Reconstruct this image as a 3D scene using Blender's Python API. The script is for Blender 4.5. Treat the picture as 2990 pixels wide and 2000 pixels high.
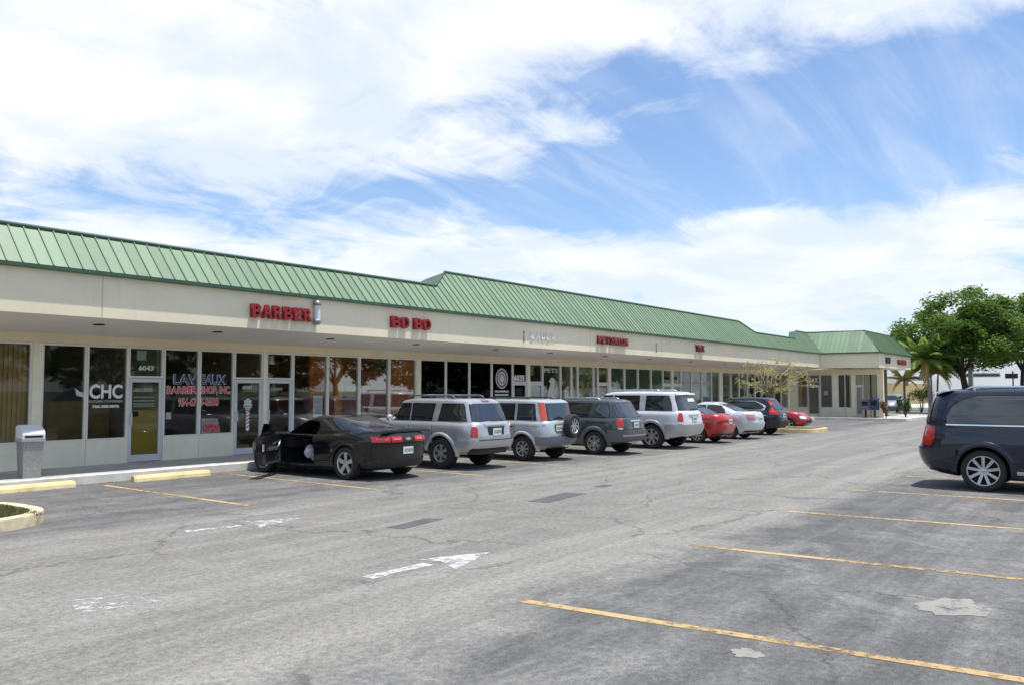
import bpy, bmesh, math, random
from mathutils import Vector, Matrix

R = math.radians
scene = bpy.context.scene
col = scene.collection
for _o in list(bpy.data.objects):
    bpy.data.objects.remove(_o)

# ------------------------------------------------------------------ camera
HEAD = R(36.795)
cam_d = bpy.data.cameras.new('camera')
cam_d.lens = 29.845
cam_d.sensor_width = 36.0
cam_d.clip_start = 0.05
cam_d.clip_end = 3000
cam = bpy.data.objects.new('camera', cam_d)
cam.location = (0, 0, 1.75)
cam.rotation_euler = (R(90 + 3.197), 0, HEAD - R(90))
col.objects.link(cam)
scene.camera = cam

# ------------------------------------------------------------------ view
scene.view_settings.view_transform = 'Standard'
scene.view_settings.look = 'None'
scene.view_settings.gamma = 1.0
scene.view_settings.use_curve_mapping = False
scene.view_settings.exposure = 1.10

# ------------------------------------------------------------------ sun and sky
SUN = Vector((0.13, -0.18, 1.0)).normalized()
sun_el = math.asin(SUN.z)
sun_d = bpy.data.lights.new('sun', 'SUN')
sun_d.energy = 2.6
sun_d.angle = R(0.6)
sun_d.color = (1.0, 0.965, 0.90)
sun = bpy.data.objects.new('sun', sun_d)
sun.rotation_euler = SUN.to_track_quat('Z', 'Y').to_euler()
sun.location = (0, 0, 60)
col.objects.link(sun)


def nd(tree, kind, ins=None, **props):
    n = tree.nodes.new(kind)
    for k, v in props.items():
        setattr(n, k, v)
    for k, v in (ins or {}).items():
        if isinstance(v, bpy.types.NodeSocket):
            tree.links.new(v, n.inputs[k])
        else:
            n.inputs[k].default_value = v
    return n


def mth(tree, op, a, b=0.0, c=0.0, clamp=False):
    n = nd(tree, 'ShaderNodeMath', {0: a, 1: b, 2: c}, operation=op, use_clamp=clamp)
    return n.outputs[0]


def sstep(tree, x, lo, hi, a=0.0, b=1.0):
    n = nd(tree, 'ShaderNodeMapRange', {'Value': x, 'From Min': lo, 'From Max': hi, 'To Min': a, 'To Max': b},
           interpolation_type='SMOOTHSTEP')
    return n.outputs[0]


def mixc(tree, f, a, b, mode='MIX'):
    n = tree.nodes.new('ShaderNodeMix')
    n.data_type = 'RGBA'
    n.blend_type = mode
    for k, v in ((0, f), (6, a), (7, b)):
        if isinstance(v, bpy.types.NodeSocket):
            tree.links.new(v, n.inputs[k])
        else:
            n.inputs[k].default_value = v if k == 0 else (*v[:3], 1.0)
    return n.outputs[2]


def noise_t(tree, vec, scale, detail=4, rough=0.55, dist=0.0):
    return nd(tree, 'ShaderNodeTexNoise', {'Vector': vec, 'Scale': scale, 'Detail': detail, 'Roughness': rough,
                                           'Distortion': dist}).outputs[0]


world = bpy.data.worlds.new('World')
scene.world = world
world.use_nodes = True
wt = world.node_tree
wt.nodes.clear()
sky = nd(wt, 'ShaderNodeTexSky', sky_type='NISHITA', sun_disc=False, sun_elevation=sun_el,
         sun_rotation=math.atan2(SUN.x, SUN.y), air_density=1.0, dust_density=0.6, ozone_density=1.6)
tc = nd(wt, 'ShaderNodeTexCoord')
dirv = tc.outputs['Generated']
sep = nd(wt, 'ShaderNodeSeparateXYZ', {0: dirv})
dx, dy, dz = sep.outputs
# azimuth from the main cloud band's axis and elevation, both in degrees
fwd = mth(wt, 'ADD', mth(wt, 'MULTIPLY', dx, math.cos(HEAD)), mth(wt, 'MULTIPLY', dy, math.sin(HEAD)))
rgt = mth(wt, 'SUBTRACT', mth(wt, 'MULTIPLY', dx, math.sin(HEAD)), mth(wt, 'MULTIPLY', dy, math.cos(HEAD)))
az = mth(wt, 'MULTIPLY', mth(wt, 'ARCTAN2', rgt, fwd), 57.2958)
el = mth(wt, 'MULTIPLY', mth(wt, 'ARCSINE', dz), 57.2958)
zc = mth(wt, 'ADD', mth(wt, 'MAXIMUM', dz, 0.0), 0.16)
pl = nd(wt, 'ShaderNodeCombineXYZ', {0: mth(wt, 'DIVIDE', dx, zc), 1: mth(wt, 'DIVIDE', dy, zc), 2: 0.0}).outputs[0]
n_big = noise_t(wt, pl, 0.9, 3, 0.5, 0.4)
n_fine = noise_t(wt, pl, 2.6, 9, 0.62, 0.9)
mp = nd(wt, 'ShaderNodeMapping', {'Vector': pl, 'Rotation': (0, 0, R(20)), 'Scale': (0.7, 4.2, 1.0)})
n_streak = noise_t(wt, mp.outputs[0], 1.3, 7, 0.6, 1.2)


def blob(u0, v0, su, sv, amp, tilt=0.0):
    du = mth(wt, 'SUBTRACT', az, u0)
    dv = mth(wt, 'SUBTRACT', mth(wt, 'SUBTRACT', el, v0), mth(wt, 'MULTIPLY', du, tilt))
    a = mth(wt, 'POWER', mth(wt, 'ABSOLUTE', mth(wt, 'DIVIDE', du, su)), 2.0)
    b = mth(wt, 'POWER', mth(wt, 'ABSOLUTE', mth(wt, 'DIVIDE', dv, sv)), 2.0)
    return mth(wt, 'MULTIPLY', mth(wt, 'EXPONENT', mth(wt, 'MULTIPLY', mth(wt, 'ADD', a, b), -1.0)), amp)


dens = mth(wt, 'ADD', mth(wt, 'MULTIPLY', n_big, 0.55), mth(wt, 'MULTIPLY', n_fine, 0.65))
dens = mth(wt, 'ADD', dens, mth(wt, 'MULTIPLY', n_streak, 0.22))
for b in [
    (-14, 21.5, 17, 7.0, 0.30, 0.0),       # big bank
    (-30, 18.0, 12, 6.0, 0.20, 0.0),
    (22, 16.0, 16, 3.6, -0.42, 0.18),      # blue gap beyond it
    (6, 12.5, 9, 1.4, -0.12, 0.12),
    (25, 24.0, 14, 2.5, 0.14, 0.0),
    (-24, 12.0, 14, 1.3, -0.15, -0.10),
    (-6, 13.2, 7, 1.0, -0.13, 0.05),
    (-10, 8.5, 12, 2.4, 0.09, 0.0),
    (18, 9.0, 16, 3.4, 0.24, 0.10),
    (0, 4.0, 40, 4.0, 0.12, 0.0),
]:
    dens = mth(wt, 'ADD', dens, blob(*b))
cloud = sstep(wt, dens, 0.60, 0.86)
n_sh = noise_t(wt, pl, 1.7, 6, 0.6, 0.3)
shade = sstep(wt, n_sh, 0.40, 0.66)
ccol = mixc(wt, shade, (0.74, 0.82, 0.93), (1.0, 1.0, 1.0))
ccol = mixc(wt, sstep(wt, el, 2.0, 13.0, 0.75, 0.0), ccol, (0.76, 0.83, 0.93))
haze = sstep(wt, el, 0.0, 10.0, 0.75, 0.0)
cloud = mth(wt, 'MAXIMUM', cloud, mth(wt, 'MAXIMUM', haze, sstep(wt, n_streak, 0.36, 0.78, 0.06, 0.34)))
bg_sky = nd(wt, 'ShaderNodeBackground', {'Color': nd(wt, 'ShaderNodeVectorMath', {0: sky.outputs[0], 1: (0.82, 0.94, 1.08)}, operation='MULTIPLY').outputs[0], 'Strength': 0.076})
bg_cl = nd(wt, 'ShaderNodeBackground', {'Color': ccol, 'Strength': 0.525})
msh = nd(wt, 'ShaderNodeMixShader', {0: mth(wt, 'MULTIPLY', cloud, 0.93), 1: bg_sky.outputs[0], 2: bg_cl.outputs[0]})
wo = nd(wt, 'ShaderNodeOutputWorld', {'Surface': msh.outputs[0]})

# ------------------------------------------------------------------ materials
MATS = {}


def mat(name, base=(0.5, 0.5, 0.5), rough=0.6, metal=0.0, coat=0.0, var=0.0, vscale=3.0, bump=0.0, bscale=60.0,
        emit=0.0, spec=0.5, grime=0.0, rnd=0.0):
    """plain procedural surface: base colour, large tone variation, fine relief"""
    if name in MATS:
        return MATS[name]
    m = bpy.data.materials.new(name)
    m.use_nodes = True
    t = m.node_tree
    b = t.nodes['Principled BSDF']
    b.inputs['Roughness'].default_value = rough
    b.inputs['Metallic'].default_value = metal
    b.inputs['Coat Weight'].default_value = coat
    b.inputs['Coat Roughness'].default_value = 0.04
    b.inputs['Specular IOR Level'].default_value = spec
    c = (*base, 1.0)
    tcn = nd(t, 'ShaderNodeTexCoord')
    vec = tcn.outputs['Object']
    if var > 0:
        n = noise_t(t, vec, vscale, 5, 0.6)
        f = sstep(t, n, 0.3, 0.7)
        lo = tuple(x * (1 - var) for x in base)
        hi = tuple(min(1, x * (1 + var)) for x in base)
        cs = mixc(t, f, lo, hi)
        if grime > 0:
            mpn = nd(t, 'ShaderNodeMapping', {'Vector': vec, 'Scale': (1.6, 1.6, 0.16)})
            g = sstep(t, noise_t(t, mpn.outputs[0], 2.2, 6, 0.65), 0.50, 0.78)
            cs = mixc(t, mth(t, 'MULTIPLY', g, grime), cs, tuple(x * 0.45 for x in base))
        if rnd > 0:                     # tone differs from piece to piece
            k_ = sstep(t, nd(t, 'ShaderNodeObjectInfo').outputs['Random'], 0.0, 1.0, 1 - rnd, 1 + rnd)
            cs = nd(t, 'ShaderNodeVectorMath', {0: cs, 1: k_}, operation='MULTIPLY').outputs[0]
        t.links.new(cs, b.inputs['Base Color'])
        rr = sstep(t, n, 0.25, 0.75, max(0, rough - 0.08), min(1, rough + 0.08))
        t.links.new(rr, b.inputs['Roughness'])
    else:
        b.inputs['Base Color'].default_value = c
    if bump > 0:
        nb = noise_t(t, vec, bscale, 4, 0.6)
        bn = nd(t, 'ShaderNodeBump', {'Strength': bump, 'Distance': 0.01, 'Height': nb})
        t.links.new(bn.outputs[0], b.inputs['Normal'])
    if emit:
        b.inputs['Emission Color'].default_value = c
        b.inputs['Emission Strength'].default_value = emit
    MATS[name] = m
    return m


def glass(name, tint=(0.35, 0.37, 0.36), refl=1.0, ior=1.5):
    """thin window glass: see-through tint plus mirror reflection by angle"""
    if name in MATS:
        return MATS[name]
    m = bpy.data.materials.new(name)
    m.use_nodes = True
    t = m.node_tree
    t.nodes.clear()
    fr = nd(t, 'ShaderNodeFresnel', {'IOR': ior})
    tr = nd(t, 'ShaderNodeBsdfTransparent', {'Color': (*tint, 1)})
    gl = nd(t, 'ShaderNodeBsdfGlossy', {'Color': (0.9, 0.93, 0.92, 1), 'Roughness': 0.015})
    mx = nd(t, 'ShaderNodeMixShader', {0: mth(t, 'MULTIPLY', fr.outputs[0], refl, clamp=True), 1: tr.outputs[0], 2: gl.outputs[0]})
    nd(t, 'ShaderNodeOutputMaterial', {'Surface': mx.outputs[0]})
    MATS[name] = m
    return m


def worn_paint(name, base, wear=0.5, scale=9.0):
    """road paint with gaps worn through to the asphalt below"""
    m = bpy.data.materials.new(name)
    m.use_nodes = True
    t = m.node_tree
    b = t.nodes['Principled BSDF']
    out = t.nodes['Material Output']
    vec = nd(t, 'ShaderNodeTexCoord').outputs['Object']
    n1 = noise_t(t, vec, scale, 8, 0.75)
    n2 = noise_t(t, vec, 0.8, 3, 0.5)
    c = mixc(t, sstep(t, n2, 0.3, 0.7), tuple(x * 0.8 for x in base), base)
    t.links.new(c, b.inputs['Base Color'])
    b.inputs['Roughness'].default_value = 0.75
    a = mth(t, 'ADD', n1, mth(t, 'MULTIPLY', mth(t, 'SUBTRACT', n2, 0.5), 0.35))
    f = sstep(t, a, wear - 0.10, wear + 0.06)
    tr = nd(t, 'ShaderNodeBsdfTransparent')
    mx = nd(t, 'ShaderNodeMixShader', {0: f, 1: tr.outputs[0], 2: b.outputs[0]})
    t.links.new(mx.outputs[0], out.inputs['Surface'])
    return m


# ------------------------------------------------------------------ mesh helpers
class MB:
    """collects faces (with material slots) and links them as one mesh object"""
    def __init__(self):
        self.v, self.f, self.m, self.s = [], [], [], []

    def add(self, verts, faces, mi=0, smooth=False):
        o = len(self.v)
        self.v += [tuple(p) for p in verts]
        for fc in faces:
            self.f.append(tuple(i + o for i in fc))
            self.m.append(mi)
            self.s.append(smooth)

    def box(self, a, b, mi=0, rot=None, org=None):
        x0, y0, z0 = a
        x1, y1, z1 = b
        vs = [Vector(p) for p in ((x0, y0, z0), (x1, y0, z0), (x1, y1, z0), (x0, y1, z0), (x0, y0, z1), (x1, y0, z1), (x1, y1, z1), (x0, y1, z1))]
        if rot is not None:
            og = Vector(org) if org is not None else Vector(((x0 + x1) / 2, (y0 + y1) / 2, (z0 + z1) / 2))
            vs = [og + rot @ (p - og) for p in vs]
        self.add(vs, [(0, 3, 2, 1), (4, 5, 6, 7), (0, 1, 5, 4), (1, 2, 6, 5), (2, 3, 7, 6), (3, 0, 4, 7)], mi)

    def hexa(self, lo, hi, mi=0):
        """solid between two quads"""
        self.add(list(lo) + list(hi), [(0, 3, 2, 1), (4, 5, 6, 7), (0, 1, 5, 4), (1, 2, 6, 5), (2, 3, 7, 6), (3, 0, 4, 7)], mi)

    def prism(self, poly, axis, a, b, mi=0):
        """poly 2D extruded along an axis ('x','y','z')"""
        def P(p, h):
            return {'x': (h, p[0], p[1]), 'y': (p[0], h, p[1]), 'z': (p[0], p[1], h)}[axis]
        n = len(poly)
        vs = [P(p, a) for p in poly] + [P(p, b) for p in poly]
        fs = [tuple(range(n))[::-1], tuple(range(n, 2 * n))]
        fs += [(i, (i + 1) % n, n + (i + 1) % n, n + i) for i in range(n)]
        self.add(vs, fs, mi)

    def tube(self, pts, rad, n=8, mi=0, cap=True):
        pts = [Vector(p) for p in pts]
        if not isinstance(rad, (list, tuple)):
            rad = [rad] * len(pts)
        o = len(self.v)
        prev = None
        for i, p in enumerate(pts):
            d = (pts[min(i + 1, len(pts) - 1)] - pts[max(i - 1, 0)])
            d = d.normalized() if d.length > 1e-9 else Vector((0, 0, 1))
            if prev is None:
                a = d.orthogonal().normalized()
            else:
                a = (prev - d * prev.dot(d))
                a = a.normalized() if a.length > 1e-6 else d.orthogonal().normalized()
            prev = a
            b = d.cross(a)
            for k in range(n):
                t = 2 * math.pi * k / n
                self.v.append(tuple(p + (a * math.cos(t) + b * math.sin(t)) * rad[i]))
        for i in range(len(pts) - 1):
            for k in range(n):
                k2 = (k + 1) % n
                self.f.append((o + i * n + k, o + i * n + k2, o + (i + 1) * n + k2, o + (i + 1) * n + k))
                self.m.append(mi)
                self.s.append(True)
        if cap:
            self.f.append(tuple(o + k for k in range(n))[::-1])
            self.f.append(tuple(o + (len(pts) - 1) * n + k for k in range(n)))
            self.m += [mi, mi]
            self.s += [False, False]

    def lathe(self, prof, n=24, axis='z', mi=0, org=(0, 0, 0), smooth=True, sx=1.0):
        """profile [(r,h)...] turned about an axis"""
        o = len(self.v)
        for r, h in prof:
            for k in range(n):
                t = 2 * math.pi * k / n
                c, s = r * math.cos(t), r * math.sin(t)
                p = {'z': (c, s, h), 'x': (h, c, s), 'y': (c, h, s)}[axis]
                self.v.append((p[0] + org[0], p[1] + org[1], p[2] + org[2]))
        for i in range(len(prof) - 1):
            for k in range(n):
                k2 = (k + 1) % n
                self.f.append((o + i * n + k, o + i * n + k2, o + (i + 1) * n + k2, o + (i + 1) * n + k))
                self.m.append(mi)
                self.s.append(smooth)

    def grid(self, rows, mi=0, smooth=True, close=False):
        o = len(self.v)
        n = len(rows[0])
        for r in rows:
            self.v += [tuple(p) for p in r]
        for i in range(len(rows) - 1):
            for k in range(n - (0 if close else 1)):
                k2 = (k + 1) % n
                self.f.append((o + i * n + k, o + i * n + k2, o + (i + 1) * n + k2, o + (i + 1) * n + k))
                self.m.append(mi)
                self.s.append(smooth)

    def mesh(self, name, mats):
        me = bpy.data.meshes.new(name)
        me.from_pydata(self.v, [], self.f)
        for m in (mats if isinstance(mats, (list, tuple)) else [mats]):
            me.materials.append(m)
        me.polygons.foreach_set('material_index', self.m)
        me.polygons.foreach_set('use_smooth', self.s)
        me.update()
        return me

    def build(self, name, mats, parent=None, loc=None, rot=None):
        o = bpy.data.objects.new(name, self.mesh(name, mats))
        col.objects.link(o)
        if parent is not None:
            o.parent = parent
        if loc is not None:
            o.location = loc
        if rot is not None:
            o.rotation_euler = rot
        return o


def inst(name, me, parent=None, loc=(0, 0, 0), rot=(0, 0, 0), scale=None):
    o = bpy.data.objects.new(name, me)
    col.objects.link(o)
    if parent is not None:
        o.parent = parent
    o.location = loc
    o.rotation_euler = rot
    if scale is not None:
        o.scale = scale
    return o


def boxo(name, a, b, m, parent=None):
    mb = MB()
    mb.box(a, b)
    return mb.build(name, m, parent)


def tag(o, label=None, cat=None, group=None, kind=None):
    if label:
        o['label'] = label
    if cat:
        o['category'] = cat
    if group:
        o['group'] = group
    if kind:
        o['kind'] = kind
    return o


def thing(name, label, cat, loc=(0, 0, 0), rz=0.0, group=None):
    o = bpy.data.objects.new(name, None)
    o.empty_display_size = 0.2
    col.objects.link(o)
    o.location = loc
    o.rotation_euler = (0, 0, rz)
    return tag(o, label, cat, group)


def copy_tree(o, parent=None):
    c = o.copy()
    col.objects.link(c)
    c.parent = parent
    for ch in list(o.children):
        copy_tree(ch, c)
    return c


TSC = bpy.data.scenes.new('type_setting')     # scratch scene for turning type into meshes


def text_mesh(s, size, depth=0.0, bold=0.0, align='LEFT', width=None):
    cu = bpy.data.curves.new('lettering', 'FONT')
    cu.body = s
    cu.size = size
    cu.extrude = depth / 2
    cu.offset = bold
    cu.align_x = align
    cu.resolution_u = 3
    ob = bpy.data.objects.new('lettering', cu)
    TSC.collection.objects.link(ob)
    TSC.view_layers[0].update()
    dg = TSC.view_layers[0].depsgraph
    me = bpy.data.meshes.new_from_object(ob.evaluated_get(dg))
    bpy.data.objects.remove(ob)
    bpy.data.curves.remove(cu)
    if len(me.vertices):
        xs = [v.co.x for v in me.vertices]
        if width:
            k = width / (max(xs) - min(xs))
            x0 = min(xs)
            for v in me.vertices:
                v.co.x = (v.co.x - x0) * k
    return me


def text_obj(name, s, size, m, parent, loc, facing='front', depth=0.0, bold=0.0, width=None, align='LEFT'):
    me = text_mesh(s, size, depth, bold, align, width)
    me.materials.clear()
    me.materials.append(m)
    rot = (R(90), 0, 0) if facing == 'front' else (R(90), 0, R(-90))
    return inst(name, me, parent, loc, rot)

# ================================================================== SETTING
def asphalt_material():
    m = bpy.data.materials.new('aged_asphalt')
    m.use_nodes = True
    t = m.node_tree
    b = t.nodes['Principled BSDF']
    vec = nd(t, 'ShaderNodeTexCoord').outputs['Object']
    s = nd(t, 'ShaderNodeSeparateXYZ', {0: vec})
    X, Y, Z = s.outputs
    nA = noise_t(t, vec, 0.45, 5, 0.6)
    nB = noise_t(t, vec, 1.9, 8, 0.68, 0.6)
    yd = mth(t, 'ADD', Y, mth(t, 'MULTIPLY', mth(t, 'SUBTRACT', nA, 0.5), 2.2))
    yd = mth(t, 'ADD', yd, mth(t, 'MULTIPLY', mth(t, 'SUBTRACT', nB, 0.5), 0.9))
    dl = sstep(t, yd, 10.5, 11.3)
    dr = sstep(t, yd, 3.5, 4.5, 1.0, 0.0)
    light = mixc(t, sstep(t, nB, 0.30, 0.72), (0.174, 0.168, 0.155), (0.230, 0.222, 0.203))
    dark = mixc(t, sstep(t, nB, 0.38, 0.66), (0.084, 0.083, 0.086), (0.132, 0.129, 0.127))
    # worn pale blotches on the sealed bays
    blot = sstep(t, noise_t(t, vec, 0.75, 9, 0.70, 0.8), 0.53, 0.63)
    dark = mixc(t, mth(t, 'MULTIPLY', blot, 0.75), dark, (0.195, 0.190, 0.178))
    c = mixc(t, mth(t, 'MAXIMUM', mth(t, 'MULTIPLY', dl, 0.92), dr), light, dark)
    # sandy seam where the bays meet the lane
    seam = mth(t, 'EXPONENT', mth(t, 'MULTIPLY', mth(t, 'POWER', mth(t, 'ABSOLUTE', mth(t, 'SUBTRACT', yd, 4.75)), 2.0), -7.0))
    c = mixc(t, mth(t, 'MULTIPLY', seam, 0.55), c, (0.29, 0.28, 0.255))
    # wheel tracks and drag marks along the lane
    mp = nd(t, 'ShaderNodeMapping', {'Vector': vec, 'Scale': (0.10, 1.5, 1.0)})
    tr = sstep(t, noise_t(t, mp.outputs[0], 1.4, 6, 0.6, 0.3), 0.38, 0.66)
    c = mixc(t, 0.28, c, mixc(t, tr, (0.10, 0.098, 0.095), (0.27, 0.265, 0.25)))
    # oil drips in the bays
    oil = sstep(t, noise_t(t, vec, 1.15, 4, 0.5), 0.66, 0.74)
    c = mixc(t, mth(t, 'MULTIPLY', mth(t, 'MULTIPLY', oil, 0.6), mth(t, 'MAXIMUM', dl, 0.15)), c, (0.05, 0.05, 0.052))
    # cracks
    wv = nd(t, 'ShaderNodeVectorMath', {0: vec, 1: nd(t, 'ShaderNodeVectorMath', {0: nd(t, 'ShaderNodeTexNoise', {'Vector': vec, 'Scale': 1.6, 'Detail': 7.0, 'Roughness': 0.65}).outputs[1], 3: 0.75}, operation='SCALE').outputs[0]}, operation='ADD').outputs[0]
    vo = nd(t, 'ShaderNodeTexVoronoi', {'Vector': wv, 'Scale': 0.30}, feature='DISTANCE_TO_EDGE')
    ck = sstep(t, vo.outputs['Distance'], 0.0, 0.011, 1.0, 0.0)
    ck = mth(t, 'MULTIPLY', ck, sstep(t, noise_t(t, vec, 0.5, 3, 0.5), 0.38, 0.55))
    c = mixc(t, mth(t, 'MULTIPLY', ck, 0.52), c, (0.045, 0.044, 0.042))
    # aggregate
    ag = noise_t(t, vec, 70.0, 3, 0.75)
    ag2 = noise_t(t, vec, 17.0, 5, 0.75)
    sp = mth(t, 'ADD', mth(t, 'MULTIPLY', ag, 0.5), mth(t, 'MULTIPLY', ag2, 0.5))
    k = sstep(t, sp, 0.32, 0.68, 0.52, 1.48)
    c = nd(t, 'ShaderNodeVectorMath', {0: c, 1: k}, operation='MULTIPLY').outputs[0]
    t.links.new(c, b.inputs['Base Color'])
    b.inputs['Roughness'].default_value = 0.88
    b.inputs['Specular IOR Level'].default_value = 0.3
    hgt = mth(t, 'SUBTRACT', mth(t, 'ADD', sp, mth(t, 'MULTIPLY', nB, 0.6)), mth(t, 'MULTIPLY', ck, 0.8))
    bp = nd(t, 'ShaderNodeBump', {'Strength': 0.35, 'Distance': 0.012, 'Height': hgt})
    t.links.new(bp.outputs[0], b.inputs['Normal'])
    return m


M_asph = asphalt_material()
M_land = mat('mown_verge', (0.085, 0.11, 0.04), 0.95, var=0.35, vscale=0.3, bump=0.4, bscale=8)
M_conc = mat('concrete', (0.44, 0.425, 0.40), 0.85, var=0.14, vscale=1.4, bump=0.15, bscale=70)
M_kerb = mat('kerb_concrete', (0.68, 0.66, 0.61), 0.8, var=0.16, vscale=2.0, bump=0.12, bscale=50)
M_yel = mat('faded_yellow_paint', (0.72, 0.57, 0.30), 0.7, var=0.16, vscale=2.5, bump=0.1, bscale=40)
M_yelc = mat('worn_yellow_kerb', (0.66, 0.55, 0.36), 0.75, var=0.3, vscale=3.0, bump=0.15, bscale=30)
M_line = worn_paint('yellow_road_paint', (0.47, 0.325, 0.15), 0.46)
M_lineold = worn_paint('faint_yellow_road_paint', (0.55, 0.44, 0.26), 0.47)
M_white = worn_paint('white_road_paint', (0.54, 0.54, 0.525), 0.515, 6.0)
M_whiteold = worn_paint('worn_white_road_paint', (0.55, 0.55, 0.54), 0.54)
M_patch = mat('asphalt_patch', (0.085, 0.085, 0.09), 0.9, var=0.2, vscale=4, bump=0.3, bscale=60)

g = MB()
g.add([(-900, -900, -0.03), (1500, -900, -0.03), (1500, 1200, -0.03), (-900, 1200, -0.03)], [(0, 1, 2, 3)])
tag(g.build('ground', M_land), kind='structure')
g = MB()
g.box((-45, -26, -0.02), (80, 15.96, 0.0))
tag(g.build('parking_lot', M_asph), kind='structure')
M_road = mat('road_asphalt', (0.13, 0.13, 0.128), 0.9, var=0.15, vscale=0.6, bump=0.2, bscale=40)
g = MB()
g.box((82, -250, -0.02), (92, 300, 0.0))
tag(g.build('road', M_road), kind='structure')


def sheet(name, pts, z, m, kind='structure'):
    mb = MB()
    n = len(pts)
    mb.add([(p[0], p[1], z) for p in pts] + [(p[0], p[1], z - 0.003) for p in pts],
           [tuple(range(n)), tuple(range(n, 2 * n))[::-1]] + [(i, n + i, n + (i + 1) % n, (i + 1) % n) for i in range(n)])
    return tag(mb.build(name, m), kind=kind)


def strip(name, a, b, w, z, m):
    a, b = Vector(a), Vector(b)
    d = (b - a).normalized()
    p = Vector((-d.y, d.x)) * w / 2
    return sheet(name, [a - p, b - p, b + p, a + p], z, m)


# bay lines: building side and open side
for x in (8.07, 10.72, 13.72, 16.68, 19.5, 22.5, 25.6, 29.0, 32.2):
    strip('parking_line', (x - 0.05, 10.95), (x + 0.06, 15.45), 0.10, 0.004, M_line)
for i, x in enumerate((5.90, 9.10, 12.42, 15.70, 18.86, 22.1, 25.3, 28.5, 31.7)):
    strip('parking_line', (x + 0.30, -1.6), (x - 0.10, 4.22), 0.105, 0.004, M_line if i < 5 else M_lineold)
# lane arrow, nearly worn off arrow and two repair patches
strip('arrow_stem', (5.63, 5.90), (6.44, 5.87), 0.15, 0.004, worn_paint('bold_white_road_paint', (0.58, 0.58, 0.565), 0.45))
sheet('arrow_head', [(6.40, 5.48), (7.30, 5.76), (6.52, 6.12), (6.62, 5.86)], 0.004, M_white)
strip('arrow_stem', (6.10, 9.62), (6.80, 9.45), 0.13, 0.004, M_whiteold)
sheet('arrow_head', [(6.85, 9.15), (7.70, 9.36), (6.95, 9.75), (7.00, 9.45)], 0.004, M_whiteold)
sheet('arrow_head', [(3.35, 6.75), (4.00, 6.62), (4.12, 7.02), (3.55, 7.25)], 0.004, M_whiteold)
sheet('asphalt_patch', [(10.96, 7.89), (11.02, 7.54), (12.39, 7.69), (12.29, 8.06)], 0.004, M_patch)
sheet('asphalt_patch', [(7.80, 7.83), (7.86, 7.58), (8.76, 7.74), (8.67, 7.97)], 0.004, M_patch)
sheet('asphalt_patch', [(13.35, 8.15), (13.38, 7.95), (13.80, 7.98), (13.78, 8.17)], 0.004, M_patch)
M_bare = worn_paint('bare_concrete_scar', (0.27, 0.26, 0.24), 0.44, 5.0)
random.seed(4)


def blotch(cx, cy, rx, ry, n=22):
    pts = []
    for k in range(n):
        a = 2 * math.pi * k / n
        r = 1 + random.uniform(-0.28, 0.22)
        pts.append((cx + rx * r * math.cos(a), cy + ry * r * math.sin(a)))
    return pts


sheet('asphalt_scar', blotch(7.72, 1.32, 0.38, 0.24), 0.004, M_bare)
sheet('asphalt_scar', blotch(5.55, 2.20, 0.10, 0.11), 0.004, M_bare)

# sidewalk and kerb
mb = MB()
mb.box((-3, 16.10, -0.1), (51.66, 18.14, 0.150))
tag(mb.build('sidewalk', M_conc), kind='structure')
mb = MB()
mb.box((-3, 15.95, -0.1), (51.66, 16.10, 0.154))
tag(mb.build('kerb', M_kerb), kind='structure')
mb = MB()
mb.box((51.66, 11.05, -0.1), (66.3, 18.14, 0.150))
tag(mb.build('sidewalk', M_conc), kind='structure')
mb = MB()
mb.box((51.51, 10.90, -0.1), (51.66, 16.10, 0.154))
mb.box((51.66, 10.90, -0.1), (66.2, 11.05, 0.154))
tag(mb.build('kerb', M_kerb), kind='structure')


# ================================================================== BUILDING
M_fascia = mat('cream_stucco', (0.86, 0.765, 0.565), 0.9, var=0.05, vscale=0.9, bump=0.12, bscale=45, grime=0.16)
M_wall = mat('tan_stucco', (0.82, 0.70, 0.47), 0.9, var=0.06, vscale=1.2, bump=0.12, bscale=55, grime=0.12)
M_knee = mat('knee_wall_paint', (0.82, 0.77, 0.60), 0.85, var=0.06, vscale=1.6, bump=0.1, bscale=60, grime=0.15)
M_soffit = mat('grey_soffit', (0.72, 0.675, 0.615), 0.9, var=0.05, vscale=0.8, bump=0.1, bscale=30)
M_frame = mat('cream_aluminium', (0.76, 0.73, 0.66), 0.45, var=0.05, vscale=2)
M_alum = mat('white_aluminium', (0.62, 0.62, 0.62), 0.4, var=0.04, vscale=2)
M_green = mat('green_roof_metal', (0.190, 0.268, 0.174), 0.42, var=0.07, vscale=0.7, spec=0.5, grime=0.16, rnd=0.10)
M_greend = mat('dark_green_trim', (0.045, 0.10, 0.065), 0.5, var=0.1, vscale=2)
M_seam = mat('green_seam', (0.145, 0.225, 0.125), 0.45)
M_dark = mat('dark_interior', (0.03, 0.03, 0.03), 0.9)
G_clear = glass('shop_glass', (0.88, 0.90, 0.88), 0.62)
G_film = glass('black_window_film', (0.12, 0.125, 0.13), 0.30)
G_car = None

bld = thing('shopping_plaza', 'long single storey cream shopping plaza with green standing seam metal roof', 'building', (30, 18.13, 0.0))
BO = Vector((30, 18.13, 0.0))


def bpart(mb, name, m, parent=bld):
    """building part given in world coordinates"""
    o = mb.build(name, m, parent)
    o.location = -BO if parent is bld else (0, 0, 0)
    return o


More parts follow.
